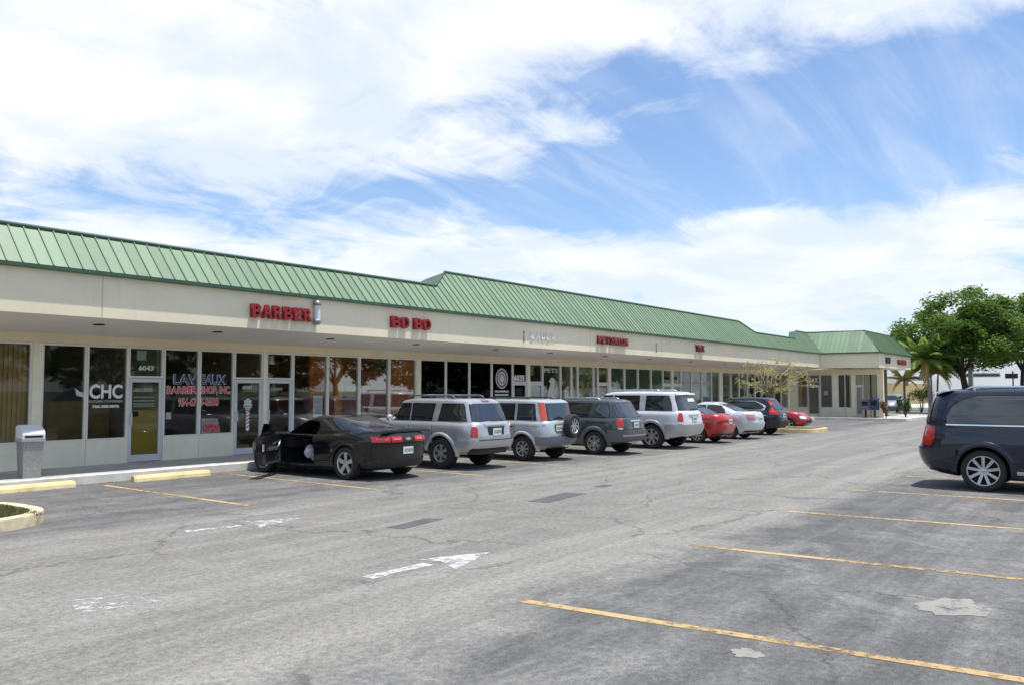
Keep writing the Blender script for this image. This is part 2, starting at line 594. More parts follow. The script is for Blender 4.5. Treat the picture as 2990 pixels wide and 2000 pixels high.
# mass of the building
mb = MB()
mb.box((0, 18.20, 3.02), (60.9, 31, 3.30))
bpart(mb, 'flat_roof', M_soffit)
mb = MB()
mb.box((0, 31, 0), (60.9, 31.2, 3.3))
mb.box((-0.2, 18.2, 0), (0, 31.2, 3.3))
mb.box((60.8, 14.6, 0), (61.0, 31.2, 3.3))
mb.box((53.95, 14.45, 0.14), (61.0, 14.6, 3.3))
bpart(mb, 'outer_wall', M_wall)
mb = MB()
mb.box((0, 18.25, 0.05), (60.8, 31, 0.12))
bpart(mb, 'shop_floor', mat('shop_floor_tile', (0.42, 0.38, 0.32), 0.4, var=0.15, vscale=1.5))

WT, WS, GZ = 2.677, 0.715, 0.15      # window head, sill, floor level
BAYS = [(6.75, 7.94, 'w', 'A'), (8.21, 9.05, 'w', 'B'), (9.14, 9.98, 'w', 'B'), (10.06, 10.82, 'd', 'B'), (10.91, 11.75, 'w', 'C'),
        (11.84, 12.71, 'w', 'C'), (12.80, 13.57, 'd', 'C'), (13.76, 14.52, 'd', 'D'), (14.61, 15.72, 'w', 'D'), (15.81, 16.90, 'w', 'D'),
        (16.99, 18.10, 'w', 'D'), (18.19, 19.28, 'w', 'D'), (19.53, 20.66, 'w', 'E'), (20.75, 21.85, 'w', 'E'), (21.94, 23.05, 'w', 'E'),
        (23.15, 24.26, 'w', 'E'), (24.36, 25.13, 'd', 'E'), (25.38, 26.15, 'd', 'F'), (26.24, 27.36, 'w', 'F'), (27.46, 28.13, 'w', 'F'),
        (28.24, 28.59, 'w', 'G'), (28.69, 29.80, 'w', 'G'), (29.90, 30.14, 'w', 'G'), (30.24, 31.01, 'd', 'G'), (31.25, 32.38, 'w', 'H'),
        (32.48, 33.60, 'w', 'H'), (33.70, 34.84, 'w', 'H'), (34.94, 36.04, 'w', 'H'), (36.13, 36.90, 'd', 'H'), (37.16, 37.93, 'd', 'I'),
        (38.03, 39.13, 'w', 'I'), (39.23, 40.36, 'w', 'I'), (40.46, 41.55, 'w', 'I'), (41.65, 42.57, 'w', 'I'), (42.98, 44.09, 'w', 'J'),
        (44.19, 45.27, 'w', 'J'), (45.37, 46.50, 'w', 'J'), (46.60, 47.68, 'w', 'J'), (47.78, 48.74, 'w', 'J'), (48.84, 49.62, 'w', 'J'),
        (49.72, 50.82, 'w', 'J'), (50.92, 52.03, 'w', 'J'), (52.13, 53.24, 'w', 'J')]
WING = [(0.45, 1.02, 'w', 'K'), (1.08, 1.80, 'd', 'K'), (1.89, 2.55, 'w', 'K'), (2.95, 3.30, 'w', 'L'), (3.36, 3.69, 'w', 'L'),
        (3.97, 4.38, 'd', 'L'), (4.44, 4.80, 'w', 'L'), (4.84, 5.19, 'w', 'L')]


def storefront(bays, s0, s1, loc, rz):
    """walls, frames, panes and doors along one wall; returns the window and door parts by bay"""
    made = []
    lp = Vector(loc) - BO

    def put(mb, name, m, parent=None):
        if parent is None:
            return mb.build(name, m, bld, lp, (0, 0, rz))
        return mb.build(name, m, parent)
    h = MB()
    h.box((s0, 0.0, WT + 0.045), (s1, 0.16, 3.02))
    put(h, 'header_wall', M_wall)
    prev = s0
    for i, (a, b, t, shop) in enumerate(bays):
        nxt = bays[i + 1][0] if i + 1 < len(bays) else s1
        f = 0.04
        gapw = a - prev
        if gapw > 0.155:
            c = MB()
            c.box((prev + (f if i else 0), -0.012, GZ - 0.02), (a - f, 0.16, WT + 0.043))
            put(c, 'column', M_knee)
        elif gapw > 0.081:
            c = MB()
            c.box((prev + f, 0.03, GZ - 0.02), (a - f, 0.13, WT + 0.04))
            put(c, 'mullion', M_frame)
        prev = b
        fr = MB()
        y0, y1 = 0.015, 0.095
        if t == 'w':
            k = MB()
            lo = a - f
            k.box((a - f, 0.0, GZ - 0.02), (b + f, 0.15, WS - 0.04))
            put(k, 'knee_wall', M_knee)
            zb = WS
        else:
            zb = 2.07
        fr.box((a - f, y0, zb - f), (a, y1, WT + f))
        fr.box((b, y0, zb - f), (b + f, y1, WT + f))
        fr.box((a, y0, WT), (b, y1, WT + f))
        fr.box((a, y0 - (0.02 if t == 'w' else 0), zb - f), (b, y1, zb))
        win = put(fr, 'window' if t == 'w' else 'transom_window', M_frame)
        p = MB()
        p.box((a - 0.002, 0.052, zb - 0.002), (b + 0.002, 0.060, WT + 0.002))
        put(p, 'pane', G_film if shop == 'E' else G_clear, win)
        door = None
        if t == 'd':
            fr = MB()
            fr.box((a - f, y0, GZ - 0.01), (a, y1, 2.028))
            fr.box((b, y0, GZ - 0.01), (b + f, y1, 2.028))
            st = 0.055
            fr.box((a + 0.004, 0.02, GZ + 0.01), (a + st, 0.07, 2.02))
            fr.box((b - st, 0.02, GZ + 0.01), (b - 0.004, 0.07, 2.02))
            fr.box((a + st, 0.02, 1.93), (b - st, 0.07, 2.02))
            fr.box((a + st, 0.02, GZ + 0.01), (b - st, 0.07, GZ + 0.16))
            door = put(fr, 'door', M_alum)
            p = MB()
            p.box((a + st - 0.002, 0.042, GZ + 0.158), (b - st + 0.002, 0.050, 1.932))
            put(p, 'pane', G_film if shop == 'E' else G_clear, door)
            hd = MB()
            hd.box((a + 0.02, -0.035, 0.98), (a + 0.045, -0.015, 1.24))
            hd.box((a + 0.02, -0.02, 1.0), (a + 0.045, 0.02, 1.03))
            hd.box((a + 0.02, -0.02, 1.19), (a + 0.045, 0.02, 1.22))
            put(hd, 'handle', M_alum, door)
        made.append((win, door))
    if s1 - prev > 0.1:
        c = MB()
        c.box((prev + 0.04, -0.012, GZ - 0.02), (s1, 0.16, WT + 0.043))
        put(c, 'column', M_knee)
    return made


# plain wall left of the first window, outside the picture
mb = MB()
mb.box((0, 18.13, 0.1), (6.70, 18.29, 2.72))
bpart(mb, 'wall', M_knee)
front = storefront(BAYS, 6.70, 53.66, (0, 18.13, 0), 0.0)
wing = storefront(WING, 0.0, 5.40, (53.67, 18.13, 0), R(-90))
# end of the wing wall
mb = MB()
mb.box((53.67, 12.60, 0.12), (53.94, 12.73, 3.05))
mb.box((53.84, 12.73, 0.12), (53.94, 14.45, 3.05))
bpart(mb, 'wall', M_wall)

# shop interiors: back walls, partitions, blinds
SHOPS = {'A': (0.1, 8.08, (0.30, 0.24, 0.15)), 'B': (8.08, 10.85, (0.48, 0.43, 0.30)), 'C': (10.85, 13.66, (0.36, 0.25, 0.15)),
         'D': (13.66, 19.40, (0.80, 0.22, 0.06)), 'E': (19.40, 25.25, (0.08, 0.08, 0.09)), 'F': (25.25, 28.18, (0.30, 0.22, 0.16)),
         'G': (28.18, 31.13, (0.40, 0.40, 0.25)), 'H': (31.13, 37.03, (0.25, 0.30, 0.27)), 'I': (37.03, 42.78, (0.30, 0.33, 0.30)),
         'J': (42.78, 53.60, (0.20, 0.15, 0.12))}
for k, (a, b, c) in SHOPS.items():
    m = mat('shop_paint_' + k, c, 0.85, var=0.12, vscale=0.8)
    mb = MB()
    mb.box((a + 0.06, 23.5, 0.11), (b - 0.06, 23.6, 3.02))
    mb.box((b - 0.06, 18.30, 0.11), (b - 0.01, 23.6, 3.02))
    mb.box((a + 0.01, 18.30, 0.11), (a + 0.06, 23.6, 3.02))
    bpart(mb, 'interior_wall', m)
mb = MB()
mb.box((55.9, 12.9, 0.11), (56.0, 18.1, 3.02))
bpart(mb, 'interior_wall', mat('shop_paint_K', (0.16, 0.14, 0.12), 0.9, var=0.15, vscale=1))


def blind(a, b, z0, z1, c, y=18.27, slat=0.09, name='blind'):
    """vertical slat blind"""
    mb = MB()
    n = max(1, int((b - a) / slat))
    w = (b - a) / n
    for i in range(n):
        x = a + (i + 0.5) * w
        mb.box((x - w * 0.52, y - 0.003, z0), (x + w * 0.52, y + 0.003, z1), rot=Matrix.Rotation(R(14), 3, 'Z'))
    return bpart(mb, name, mat('blind_%02d%02d%02d' % tuple(int(q * 99) for q in c), c, 0.75, var=0.12, vscale=1.2))


mb = MB()
mb.box((15.9, 19.05, 0.12), (19.33, 19.15, 3.0))
bpart(mb, 'orange_partition', mat('orange_partition_paint', (0.85, 0.21, 0.05), 0.8, var=0.2, vscale=0.9))
mb = MB()
mb.box((8.2, 20.2, 0.12), (10.7, 20.3, 1.5))
bpart(mb, 'reception_counter', mat('counter_wood', (0.55, 0.38, 0.16), 0.6, var=0.2, vscale=2))
blind(6.75, 7.94, 0.72, 2.67, (0.44, 0.28, 0.10))
blind(31.2, 36.1, 0.72, 2.67, (0.34, 0.40, 0.35))
blind(38.0, 42.6, 0.72, 2.67, (0.36, 0.40, 0.37))
blind(28.2, 30.2, 0.72, 2.1, (0.50, 0.50, 0.28), slat=0.4)


def panel(name, a, b, z0, z1, c, win, y=-0.03, rough=0.7):
    """flat notice or poster fixed to the inside of a pane (parent window: same local frame)"""
    mb = MB()
    mb.box((a, 0.064, z0), (b, 0.070, z1))
    return mb.build(name, mat('print_%02d%02d%02d' % tuple(int(q * 99) for q in c), c, rough), win)


M_vw = mat('white_vinyl', (0.80, 0.80, 0.78), 0.5)
M_vn = mat('navy_vinyl', (0.02, 0.03, 0.16), 0.4)
M_vr = mat('red_vinyl', (0.62, 0.05, 0.04), 0.4)
M_vp = mat('pale_grey_vinyl', (0.55, 0.56, 0.54), 0.5)


def letter(win, s, x, z, h, m, width=None, bold=0.0, y=0.047):
    def ext(q):
        me_ = text_mesh(q, h / 0.70, 0.003, bold)
        xs_ = [v.co.x for v in me_.vertices]
        return me_, min(xs_), max(xs_)
    if h < 0.12:                       # small print stays one piece
        me = text_mesh(s, h / 0.70, 0.003, bold, 'LEFT', width)
        me.materials.clear()
        me.materials.append(m)
        return tag(inst('lettering', me, win, (x, y, z), (R(90), 0, 0)), kind='stuff')
    f0, a0, b0 = ext(s)
    k = (width / (b0 - a0)) if width else 1.0
    for i, ch in enumerate(s):         # each letter its own piece
        if ch == ' ':
            continue
        me, a1, b1 = ext(ch)
        xe = ext(s[:i + 1])[2]
        for v in me.vertices:
            v.co.x = (v.co.x - a1) * k
        me.materials.clear()
        me.materials.append(m)
        inst('letter', me, win, (x + (xe - (b1 - a1) - a0) * k, y, z), (R(90), 0, 0))


def outlined(win, s, x, z, h, m, width, back=M_vw):
    letter(win, s, x - 0.012, z, h, back, width + 0.024, 0.013, 0.048)
    letter(win, s, x, z, h, m, width, 0.004, 0.043)


W = {i: front[i][0] for i in range(len(front))}
DR = {i: front[i][1] for i in range(len(front)) if front[i][1]}
# CHC office
letter(W[2], 'CHC', 9.17, 1.585, 0.285, M_vw, 0.74, 0.012)
letter(W[2], 'FUTURE TRAINING', 9.17, 1.485, 0.055, M_vp, 0.74)
letter(W[2], '786.388.8896', 9.24, 1.375, 0.055, M_vw, 0.60, 0.003)
mb = MB()   # leaf mark beside the name
mb.prism([(8.90, 1.64), (9.05, 1.60), (9.06, 1.70), (8.96, 1.72), (8.86, 1.80)], 'y', 0.045, 0.049)
mb.build('leaf_emblem', M_vp, W[1])
letter(W[3], '6043', 10.27, 2.20, 0.10, M_vp, 0.36, 0.006)
panel('notice', 10.24, 10.46, 2.42, 2.64, (0.45, 0.55, 0.48), W[3])
panel('brown_paper_sheet', 10.13, 10.76, 0.32, 1.30, (0.42, 0.29, 0.04), DR[3])
panel('notice', 10.15, 10.30, 1.16, 1.28, (0.4, 0.5, 0.42), DR[3])
for z in (1.58, 1.50, 1.43, 1.38):
    panel('print_line', 10.18, 10.68, z, z + 0.03, (0.45, 0.47, 0.45), DR[3])
panel('print_line', 10.17, 10.62, 1.72, 1.80, (0.50, 0.46, 0.36), DR[3])
# barber shop windows (lettering runs across both panes)
outlined(W[4], 'LAV', 11.14, 1.905, 0.215, M_vn, 0.60)
outlined(W[5], 'EAUX', 11.86, 1.905, 0.215, M_vn, 0.68)
outlined(W[4], 'BARBER', 10.98, 1.675, 0.165, M_vr, 0.76)
outlined(W[5], 'SHOP, INC.', 11.87, 1.675, 0.165, M_vr, 0.80)
outlined(W[4], '954-67', 11.28, 1.385, 0.175, M_vr, 0.46)
outlined(W[5], '3-0500', 11.85, 1.385, 0.175, M_vr, 0.48)
panel('notice', 10.97, 11.10, 1.08, 1.24, (0.75, 0.78, 0.74), W[4])
mb = MB()
mb.prism([(11.90, 0.73), (12.42, 0.73), (12.34, 1.06), (11.90, 1.08)], 'y', 0.066, 0.074)
osn = mb.build('open_sign', mat('pink_white_card', (0.72, 0.60, 0.62), 0.6), W[5])
letter(W[5], 'OPEN', 11.93, 0.77, 0.16, M_vr, 0.43, 0.008, 0.045)
letter(W[5], 'COME IN', 12.02, 0.99, 0.04, M_vr, 0.26, 0.0, 0.045)
# barber door: number, crest and painted pole
letter(DR[6], '6041', 13.02, 1.78, 0.085, M_vw, 0.27, 0.006)
mb = MB()
for k, (w, z0, z1) in enumerate(((0.10, 1.50, 1.54), (0.22, 1.44, 1.50), (0.26, 1.36, 1.40), (0.20, 1.40, 1.44), (0.24, 1.31, 1.345), (0.14, 1.26, 1.30))):
    mb.box((13.18 - w / 2, 0.035, z0), (13.18 + w / 2, 0.038, z1))
mb.build('crest_emblem', M_vp, DR[6])
mb = MB()
mb.prism([(13.13 + 0.05 * (1 - math.cos(a)), 0.78 - 0.05 * math.sin(a)) for a in [math.pi * k / 8 for k in range(9)]][::-1] + [(13.13, 1.24), (13.23, 1.24)], 'y', 0.036, 0.039)
mb.build('pole_print', M_vw, DR[6])
mb = MB()
for k in range(5):
    z = 0.80 + k * 0.09
    mb.prism([(13.135, z), (13.225, z + 0.05), (13.225, z + 0.085), (13.135, z + 0.035)], 'y', 0.031, 0.035)
mb.build('pole_stripe', M_vr, DR[6])
# next shop
letter(DR[7], '6039', 13.95, 1.76, 0.06, M_vp, 0.30, 0.003)
panel('notice', 13.83, 13.98, 2.42, 2.64, (0.55, 0.53, 0.40), W[7])
panel('notice', 15.30, 15.62, 1.02, 1.60, (0.78, 0.80, 0.82), W[8])
for z in (1.50, 1.42, 1.28, 1.20, 1.12):
    mb = MB()
    mb.box((15.36, 0.060, z), (15.56, 0.063, z + 0.03))
    mb.build('print_line', mat('grey_print', (0.35, 0.36, 0.38), 0.7), W[8])
panel('orange_poster', 16.05, 16.35, 1.0, 2.55, (0.70, 0.26, 0.05), W[9])
panel('orange_poster', 18.25, 19.24, 0.75, 2.66, (0.75, 0.19, 0.035), W[11])
panel('red_poster', 16.40, 16.86, 0.75, 1.9, (0.38, 0.08, 0.05), W[9])
panel('red_poster', 17.05, 18.05, 0.75, 2.30, (0.45, 0.085, 0.05), W[10])
# black filmed shop with round seal
mb = MB()
mb.lathe([(0.001, 0.0), (0.36, 0.0), (0.36, 0.004), (0.30, 0.004)], 32, 'y', 0, (23.70, 0.040, 2.16))
mb.lathe([(0.30, 0.002), (0.25, 0.002), (0.25, -0.003), (0.30, -0.003), (0.30, 0.002)], 32, 'y', 1, (23.70, 0.038, 2.16))
mb.lathe([(0.17, 0.002), (0.14, 0.002), (0.14, -0.003), (0.17, -0.003), (0.17, 0.002)], 24, 'y', 1, (23.70, 0.038, 2.16))
mb.build('round_seal', [mat('seal_pale', (0.62, 0.56, 0.58), 0.5), mat('seal_dark', (0.05, 0.05, 0.06), 0.5)], W[15])
for z, w in ((1.68, 0.80), (1.56, 0.80), (1.43, 0.70), (1.30, 0.62), (1.18, 0.52)):
    mb = MB()
    mb.box((23.70 - w / 2, 0.044, z), (23.70 + w / 2, 0.048, z + 0.06))
    mb.build('print_line', M_vp, W[15])
letter(W[16], '6035', 24.42, 2.10, 0.19, M_vw, 0.64, 0.01)
# dog shop
mb = MB()
mb.prism([(26.55, 0.85), (27.05, 0.80), (27.25, 1.0), (27.05, 1.30), (27.0, 1.75), (27.02, 2.15), (26.85, 2.25), (26.62, 2.10), (26.75, 2.02),
          (26.62, 1.75), (26.50, 1.50), (26.58, 1.30), (26.68, 1.15), (26.52, 1.0)], 'y', 0.043, 0.048)
mb.build('dog_print', M_vp, W[18])
letter(W[18], 'PETS', 26.34, 2.42, 0.16, M_vp, 0.9, 0.004)
panel('notice', 25.45, 25.65, 2.30, 2.62, (0.50, 0.52, 0.45), W[17])
panel('notice', 27.50, 28.10, 1.45, 1.75, (0.60, 0.62, 0.58), W[19])
panel('poster', 25.46, 25.62, 1.05, 1.40, (0.20, 0.35, 0.35), DR[17])
panel('poster', 25.80, 26.00, 1.25, 1.60, (0.50, 0.16, 0.05), DR[17])
# posters farther along
panel('poster', 28.75, 29.75, 1.55, 1.85, (0.55, 0.55, 0.45), W[21])
panel('poster', 28.75, 29.75, 1.15, 1.45, (0.45, 0.42, 0.50), W[21])
panel('poster', 28.72, 29.78, 2.38, 2.64, (0.30, 0.42, 0.36), W[21])
panel('poster', 31.35, 32.2, 1.30, 1.75, (0.50, 0.52, 0.48), W[24])
letter(W[30], 'MONEY', 38.12, 2.02, 0.20, M_vp, 0.95, 0.004)
letter(W[31], 'TRANSFER', 39.28, 2.02, 0.20, M_vp, 1.02, 0.004)
letter(W[32], 'TAXES', 40.52, 2.02, 0.20, M_vp, 0.95, 0.004)
panel('poster', 39.4, 40.2, 1.0, 1.7, (0.55, 0.50, 0.46), W[31])
panel('poster', 40.6, 41.4, 1.0, 1.7, (0.50, 0.52, 0.60), W[32])
panel('poster', 43.05, 44.0, 1.40, 1.70, (0.02, 0.25, 0.12), W[34])
panel('poster', 44.25, 45.2, 1.35, 1.66, (0.02, 0.22, 0.11), W[35])
panel('poster', 45.42, 46.4, 1.80, 2.20, (0.45, 0.42, 0.30), W[36])
panel('poster', 44.25, 45.2, 0.9, 1.25, (0.50, 0.12, 0.16), W[35])
panel('poster', 45.42, 46.4, 0.9, 1.3, (0.45, 0.50, 0.50), W[36])
panel('poster', 46.65, 47.6, 0.85, 1.25, (0.50, 0.50, 0.52), W[37])
panel('poster', 52.2, 52.7, 0.75, 1.3, (0.40, 0.06, 0.16), W[42])
letter(wing[1][0], 'TAX', 1.14, 2.22, 0.30, M_vw, 0.58, 0.006)
panel('notice', 2.05, 2.30, 1.45, 1.70, (0.75, 0.78, 0.80), wing[2][0])

# ------------------------------------------------------------------ canopy: fascia, soffit, roof
FB, EV = 3.119, 3.985
mb = MB()
mb.box((0, 15.95, FB), (52.82, 16.10, EV + 0.05))
fas = bpart(mb, 'fascia', M_fascia)
mb = MB()
mb.box((52.67, 12.56, FB - 0.03), (52.82, 15.948, EV + 0.05))
mb.box((52.82, 12.56, FB - 0.03), (61.0, 12.71, EV + 0.05))
mb.box((60.85, 12.71, FB - 0.03), (61.0, 18.13, EV + 0.05))
bpart(mb, 'fascia', M_fascia)
mb = MB()
mb.hexa([(0, 16.0, FB + 0.004), (53.6, 16.0, FB + 0.004), (53.6, 18.2, 2.905), (0, 18.2, 2.905)],
        [(0, 16.0, FB + 0.10), (53.6, 16.0, FB + 0.10), (53.6, 18.2, 3.005), (0, 18.2, 3.005)])
sof = bpart(mb, 'soffit', M_soffit)
mb = MB()
mb.box((52.75, 12.65, FB - 0.02), (60.9, 16.0, FB + 0.06))
bpart(mb, 'soffit', M_soffit)
for x in (8.6, 11.3, 14.6, 17.8, 21.5, 24.6, 28.4, 32.0, 36.0, 40.0, 44.5, 49.0):
    mb = MB()
    mb.lathe([(0.001, -0.012), (0.10, -0.012), (0.12, 0.0), (0.12, 0.03)], 14)
    mb.build('soffit_light', M_dark, sof, (x, 16.75, 3.048))

for x in (8.25, 26.0, 31.6, 41.4, 46.0):
    mb = MB()
    mb.box((x - 0.006, 15.9475, FB), (x + 0.006, 15.952, EV))
    mb.build('control_joint', mat('joint_sealant', (0.42, 0.38, 0.31), 0.9), fas, (0, 0, 0))
for x in (21.95, 31.1):
    mb = MB()
    mb.tube([(x, 15.93, 3.28), (x, 15.93, 3.58)], 0.018, 6)
    mb.tube([(x, 15.955, 3.60), (x, 15.91, 3.60)], 0.03, 6)
    mb.build('conduit', mat('conduit_grey', (0.40, 0.38, 0.36), 0.6), fas, (0, 0, 0))
SL = math.atan2(0.742, 0.67)
DYS, DZS = math.cos(SL), math.sin(SL)
SEAM = 0.267


def roof_plane(origin, rz, outline, cells, tops, bots, name='roof'):
    """a sloped roof face: base slab from its outline (x along eave, s up slope), then a panel and a seam per cell"""
    loc = Vector(origin) - BO
    rot = (SL, 0, rz)
    n = len(outline)
    mb = MB()
    mb.add([(x, s, 0.0) for x, s in outline] + [(x, s, -0.10) for x, s in outline],
           [tuple(range(n)), tuple(range(n, 2 * n))[::-1]] + [(i, n + i, n + (i + 1) % n, (i + 1) % n) for i in range(n)])
    base = mb.build(name, M_seam, bld, loc, rot)
    cache = {}
    x0, x1 = cells
    k = 0
    x = x0
    while x < x1 - 0.02:
        xe = min(x + SEAM, x1)
        xa, xb = x + 0.010, xe - 0.010
        q = (round(bots(xa), 3), round(bots(xb), 3), round(tops(xa), 3), round(tops(xb), 3), round(xe - x, 3))
        if q[2] - q[0] > 0.03 or q[3] - q[1] > 0.03:
            if q not in cache:
                w = q[4] - 0.020
                pm = MB()
                pm.hexa([(0, q[0], -0.01), (w, q[1], -0.01), (w, q[3], -0.01), (0, q[2], -0.01)],
                        [(0, q[0], 0.008), (w, q[1], 0.008), (w, q[3], 0.008), (0, q[2], 0.008)])
                cache[q] = pm.mesh('roof_panel', M_green)
            o = inst('roof_panel', cache[q], base, (xa, 0, random.uniform(-0.001, 0.002)))
        c, d = round(bots(x), 3), round(tops(x), 3)
        if d - c > 0.04:
            q = ('s', c, d)
            if q not in cache:
                pm = MB()
                pm.box((-0.010, c, -0.01), (0.010, d, 0.034))
                cache[q] = pm.mesh('seam', M_seam)
            inst('seam', cache[q], base, (x, 0, 0))
        x = xe
        k += 1
    return base


LO, HI = 1.045, 1.79
PTS = [(0, LO), (18.41, LO), (19.35, HI), (42.6, HI), (43.6, LO), (49.9, LO), (51.6, HI), (53.78, HI)]


def topline(x):
    for (a, p), (b, q) in zip(PTS, PTS[1:]):
        if x <= b:
            return p + (q - p) * (x - a) / (b - a)
    return HI


EY = 15.86
roof_plane((0, EY, EV), 0.0, [(0, 0), (52.57, 0)] + PTS[::-1], (0.085, 53.7), topline, lambda x: max(0.0, (x - 52.57) / DYS))
RH = HI * DYS
roof_plane((52.57, EY, EV), R(-90), [(0, 0), (3.41, 0), (3.41 - RH, HI), (-RH, HI)], (-RH + 0.05, 3.41),
           lambda x: min(HI, (3.41 - x) / DYS), lambda x: max(0.0, -x / DYS))
roof_plane((52.57, EY - 3.41, EV), 0.0, [(0, 0), (8.6, 0), (8.6 - RH, HI), (RH, HI)], (0.05, 8.6),
           lambda x: max(0.0, min(HI, x / DYS, (8.6 - x) / DYS)), lambda x: 0.0)
# plain back faces of the raised roof parts, so that they have depth
mb = MB()


def rp(x, s, dn=0.0):
    return (x, EY + s * DYS - dn * DZS, EV + s * DZS + dn * DYS)


for a, b, c, d in ((18.41, 19.35, 42.6, 43.6),):
    mb.add([rp(a, LO), rp(b, HI), rp(c, HI), rp(d, LO), (a + 0.5, EY + 2.6, EV + LO * DZS), (b + 0.7, EY + 2.6, EV + HI * DZS - 0.02), (c - 0.7, EY + 2.6, EV + HI * DZS - 0.02), (d - 0.5, EY + 2.6, EV + LO * DZS)],
           [(0, 4, 5, 1), (1, 5, 6, 2), (2, 6, 7, 3), (4, 7, 6, 5)])
a_, b_ = rp(49.9, LO), rp(51.6, HI)
mb.add([a_, b_, (b_[0] + 0.3, b_[1] + 0.5, b_[2] - 0.02), (a_[0] + 0.4, a_[1] + 0.5, a_[2] - 0.05)], [(0, 3, 2, 1)])
bpart(mb, 'roof_back', M_greend)
# eave drip edge and ridge caps
mb = MB()
mb.box((0, EY - 0.02, EV - 0.055), (52.59, 15.948, EV + 0.012))
bpart(mb, 'eave_trim', M_greend)
mb = MB()
mb.box((52.55, EY - 3.43, EV - 0.055), (52.668, EY - 0.022, EV + 0.012))
mb.box((52.668, EY - 3.43, EV - 0.055), (61.17, 12.558, EV + 0.012))
bpart(mb, 'eave_trim', M_greend)
mb = MB()
mb.tube([rp(x, s, 0.02) for x, s in PTS], 0.045, 6)
mb.tube([rp(53.78, HI, 0.02), (52.57 + RH, EY - 3.41 + RH, EV + HI * DZS + 0.01), (61.17 - RH, EY - 3.41 + RH, EV + HI * DZS + 0.01), (61.17, EY - 3.41, EV + 0.02)], 0.045, 6)
mb.tube([(52.57, EY - 3.41, EV), (52.57 + RH, EY - 3.41 + RH, EV + HI * DZS)], 0.03, 6)
bpart(mb, 'ridge_cap', M_greend)

# ------------------------------------------------------------------ fascia signs (each letter a part)
M_red = mat('red_sign_face', (0.27, 0.012, 0.016), 0.4, var=0.15, vscale=6)
M_redd = mat('faded_red_sign', (0.22, 0.045, 0.045), 0.6, var=0.25, vscale=6)
M_wht = mat('white_sign', (0.74, 0.75, 0.76), 0.5)


def sign(name, label, word, xs, z, h, m, w, depth=0.12, y=15.95, bold=0.012):
    root = thing(name, label, 'sign', (xs[0], y, z))
    for ch, x in zip(word, xs):
        me = text_mesh(ch, h / 0.70, depth, bold, 'LEFT', w)
        me.materials.clear()
        me.materials.append(m)
        inst('letter', me, root, (x - xs[0], -depth / 2 - 0.001, 0), (R(90), 0, 0))
    return root


sb = sign('barber_sign', 'red raised letters reading BARBER on the cream fascia', 'BARBER', [11.58 + 0.288 * i for i in range(6)], 3.37, 0.285, M_red, 0.24)
pr = thing('barber_pole', 'white barber pole with grey caps beside the red letters on the fascia', 'barber pole', (13.42, 15.86, 3.30))
mb = MB()
mb.lathe([(0.075, 0.12), (0.075, 0.46)], 16)
mb.build('tube', M_wht, pr)
mb = MB()
mb.lathe([(0.001, 0.0), (0.06, 0.0), (0.095, 0.05), (0.095, 0.12), (0.07, 0.125)], 16)
mb.lathe([(0.07, 0.455), (0.095, 0.46), (0.095, 0.52), (0.06, 0.57), (0.001, 0.58)], 16)
mb.box((-0.03, 0.0, 0.05), (0.03, 0.091, 0.10))
mb.box((-0.03, 0.0, 0.47), (0.03, 0.091, 0.51))
mb.build('cap', mat('grey_metal_cap', (0.30, 0.30, 0.31), 0.4, metal=0.5), pr)
sign('bobo_sign', 'red raised letters reading BO BO on the cream fascia', 'BOBO', [15.94, 16.28, 16.80, 17.14], 3.40, 0.285, M_red, 0.30)
sign('white_letter_sign', 'small white letters, hard to read on the cream fascia', 'LAUER', [22.30 + 0.30 * i for i in range(5)], 3.42, 0.20, mat('pale_cream_sign', (0.80, 0.78, 0.72), 0.6), 0.22, 0.03)
sign('faded_letter_sign', 'faded red letters in two words on the fascia under the raised roof', 'PETSALON', [26.45, 26.72, 26.98, 27.32, 27.59, 27.86, 28.10, 28.36], 3.43, 0.27, M_redd, 0.22)
sign('tax_sign', 'three small dark red letters alone on the far fascia', 'TAX', [34.80, 35.08, 35.36], 3.46, 0.27, M_redd, 0.24)
M_dk = mat('dark_sign', (0.05, 0.035, 0.035), 0.5)
sign('dark_letter_sign', 'dark letters on the front fascia of the projecting end bay', 'NV', [54.2, 54.75], 3.36, 0.36, M_dk, 0.42, 0.10, 12.56)
sign('end_letter_sign', 'faded dark letters behind the palm on the end bay fascia', 'HAIR', [57.2, 57.8, 58.4, 59.0], 3.36, 0.30, M_redd, 0.42, 0.10, 12.56)

# ================================================================== VEHICLES
def pchip(pts):
    """smooth monotone curve through (x, y) points"""
    xs = [p[0] for p in pts]
    ys = [p[1] for p in pts]
    n = len(xs)
    if n == 1:
        return lambda x: ys[0]
    h = [xs[i + 1] - xs[i] for i in range(n - 1)]
    d = [(ys[i + 1] - ys[i]) / h[i] for i in range(n - 1)]
    m = [0.0] * n
    m[0], m[-1] = d[0], d[-1]
    for i in range(1, n - 1):
        if d[i - 1] * d[i] > 0:
            w1, w2 = 2 * h[i] + h[i - 1], h[i] + 2 * h[i - 1]
            m[i] = (w1 + w2) / (w1 / d[i - 1] + w2 / d[i])

    def f(x):
        if x <= xs[0]:
            return ys[0]
        if x >= xs[-1]:
            return ys[-1]
        i = 0
        while x > xs[i + 1]:
            i += 1
        t = (x - xs[i]) / h[i]
        t2, t3 = t * t, t * t * t
        return (2 * t3 - 3 * t2 + 1) * ys[i] + (t3 - 2 * t2 + t) * h[i] * m[i] + (-2 * t3 + 3 * t2) * ys[i + 1] + (t3 - t2) * h[i] * m[i + 1]
    return f


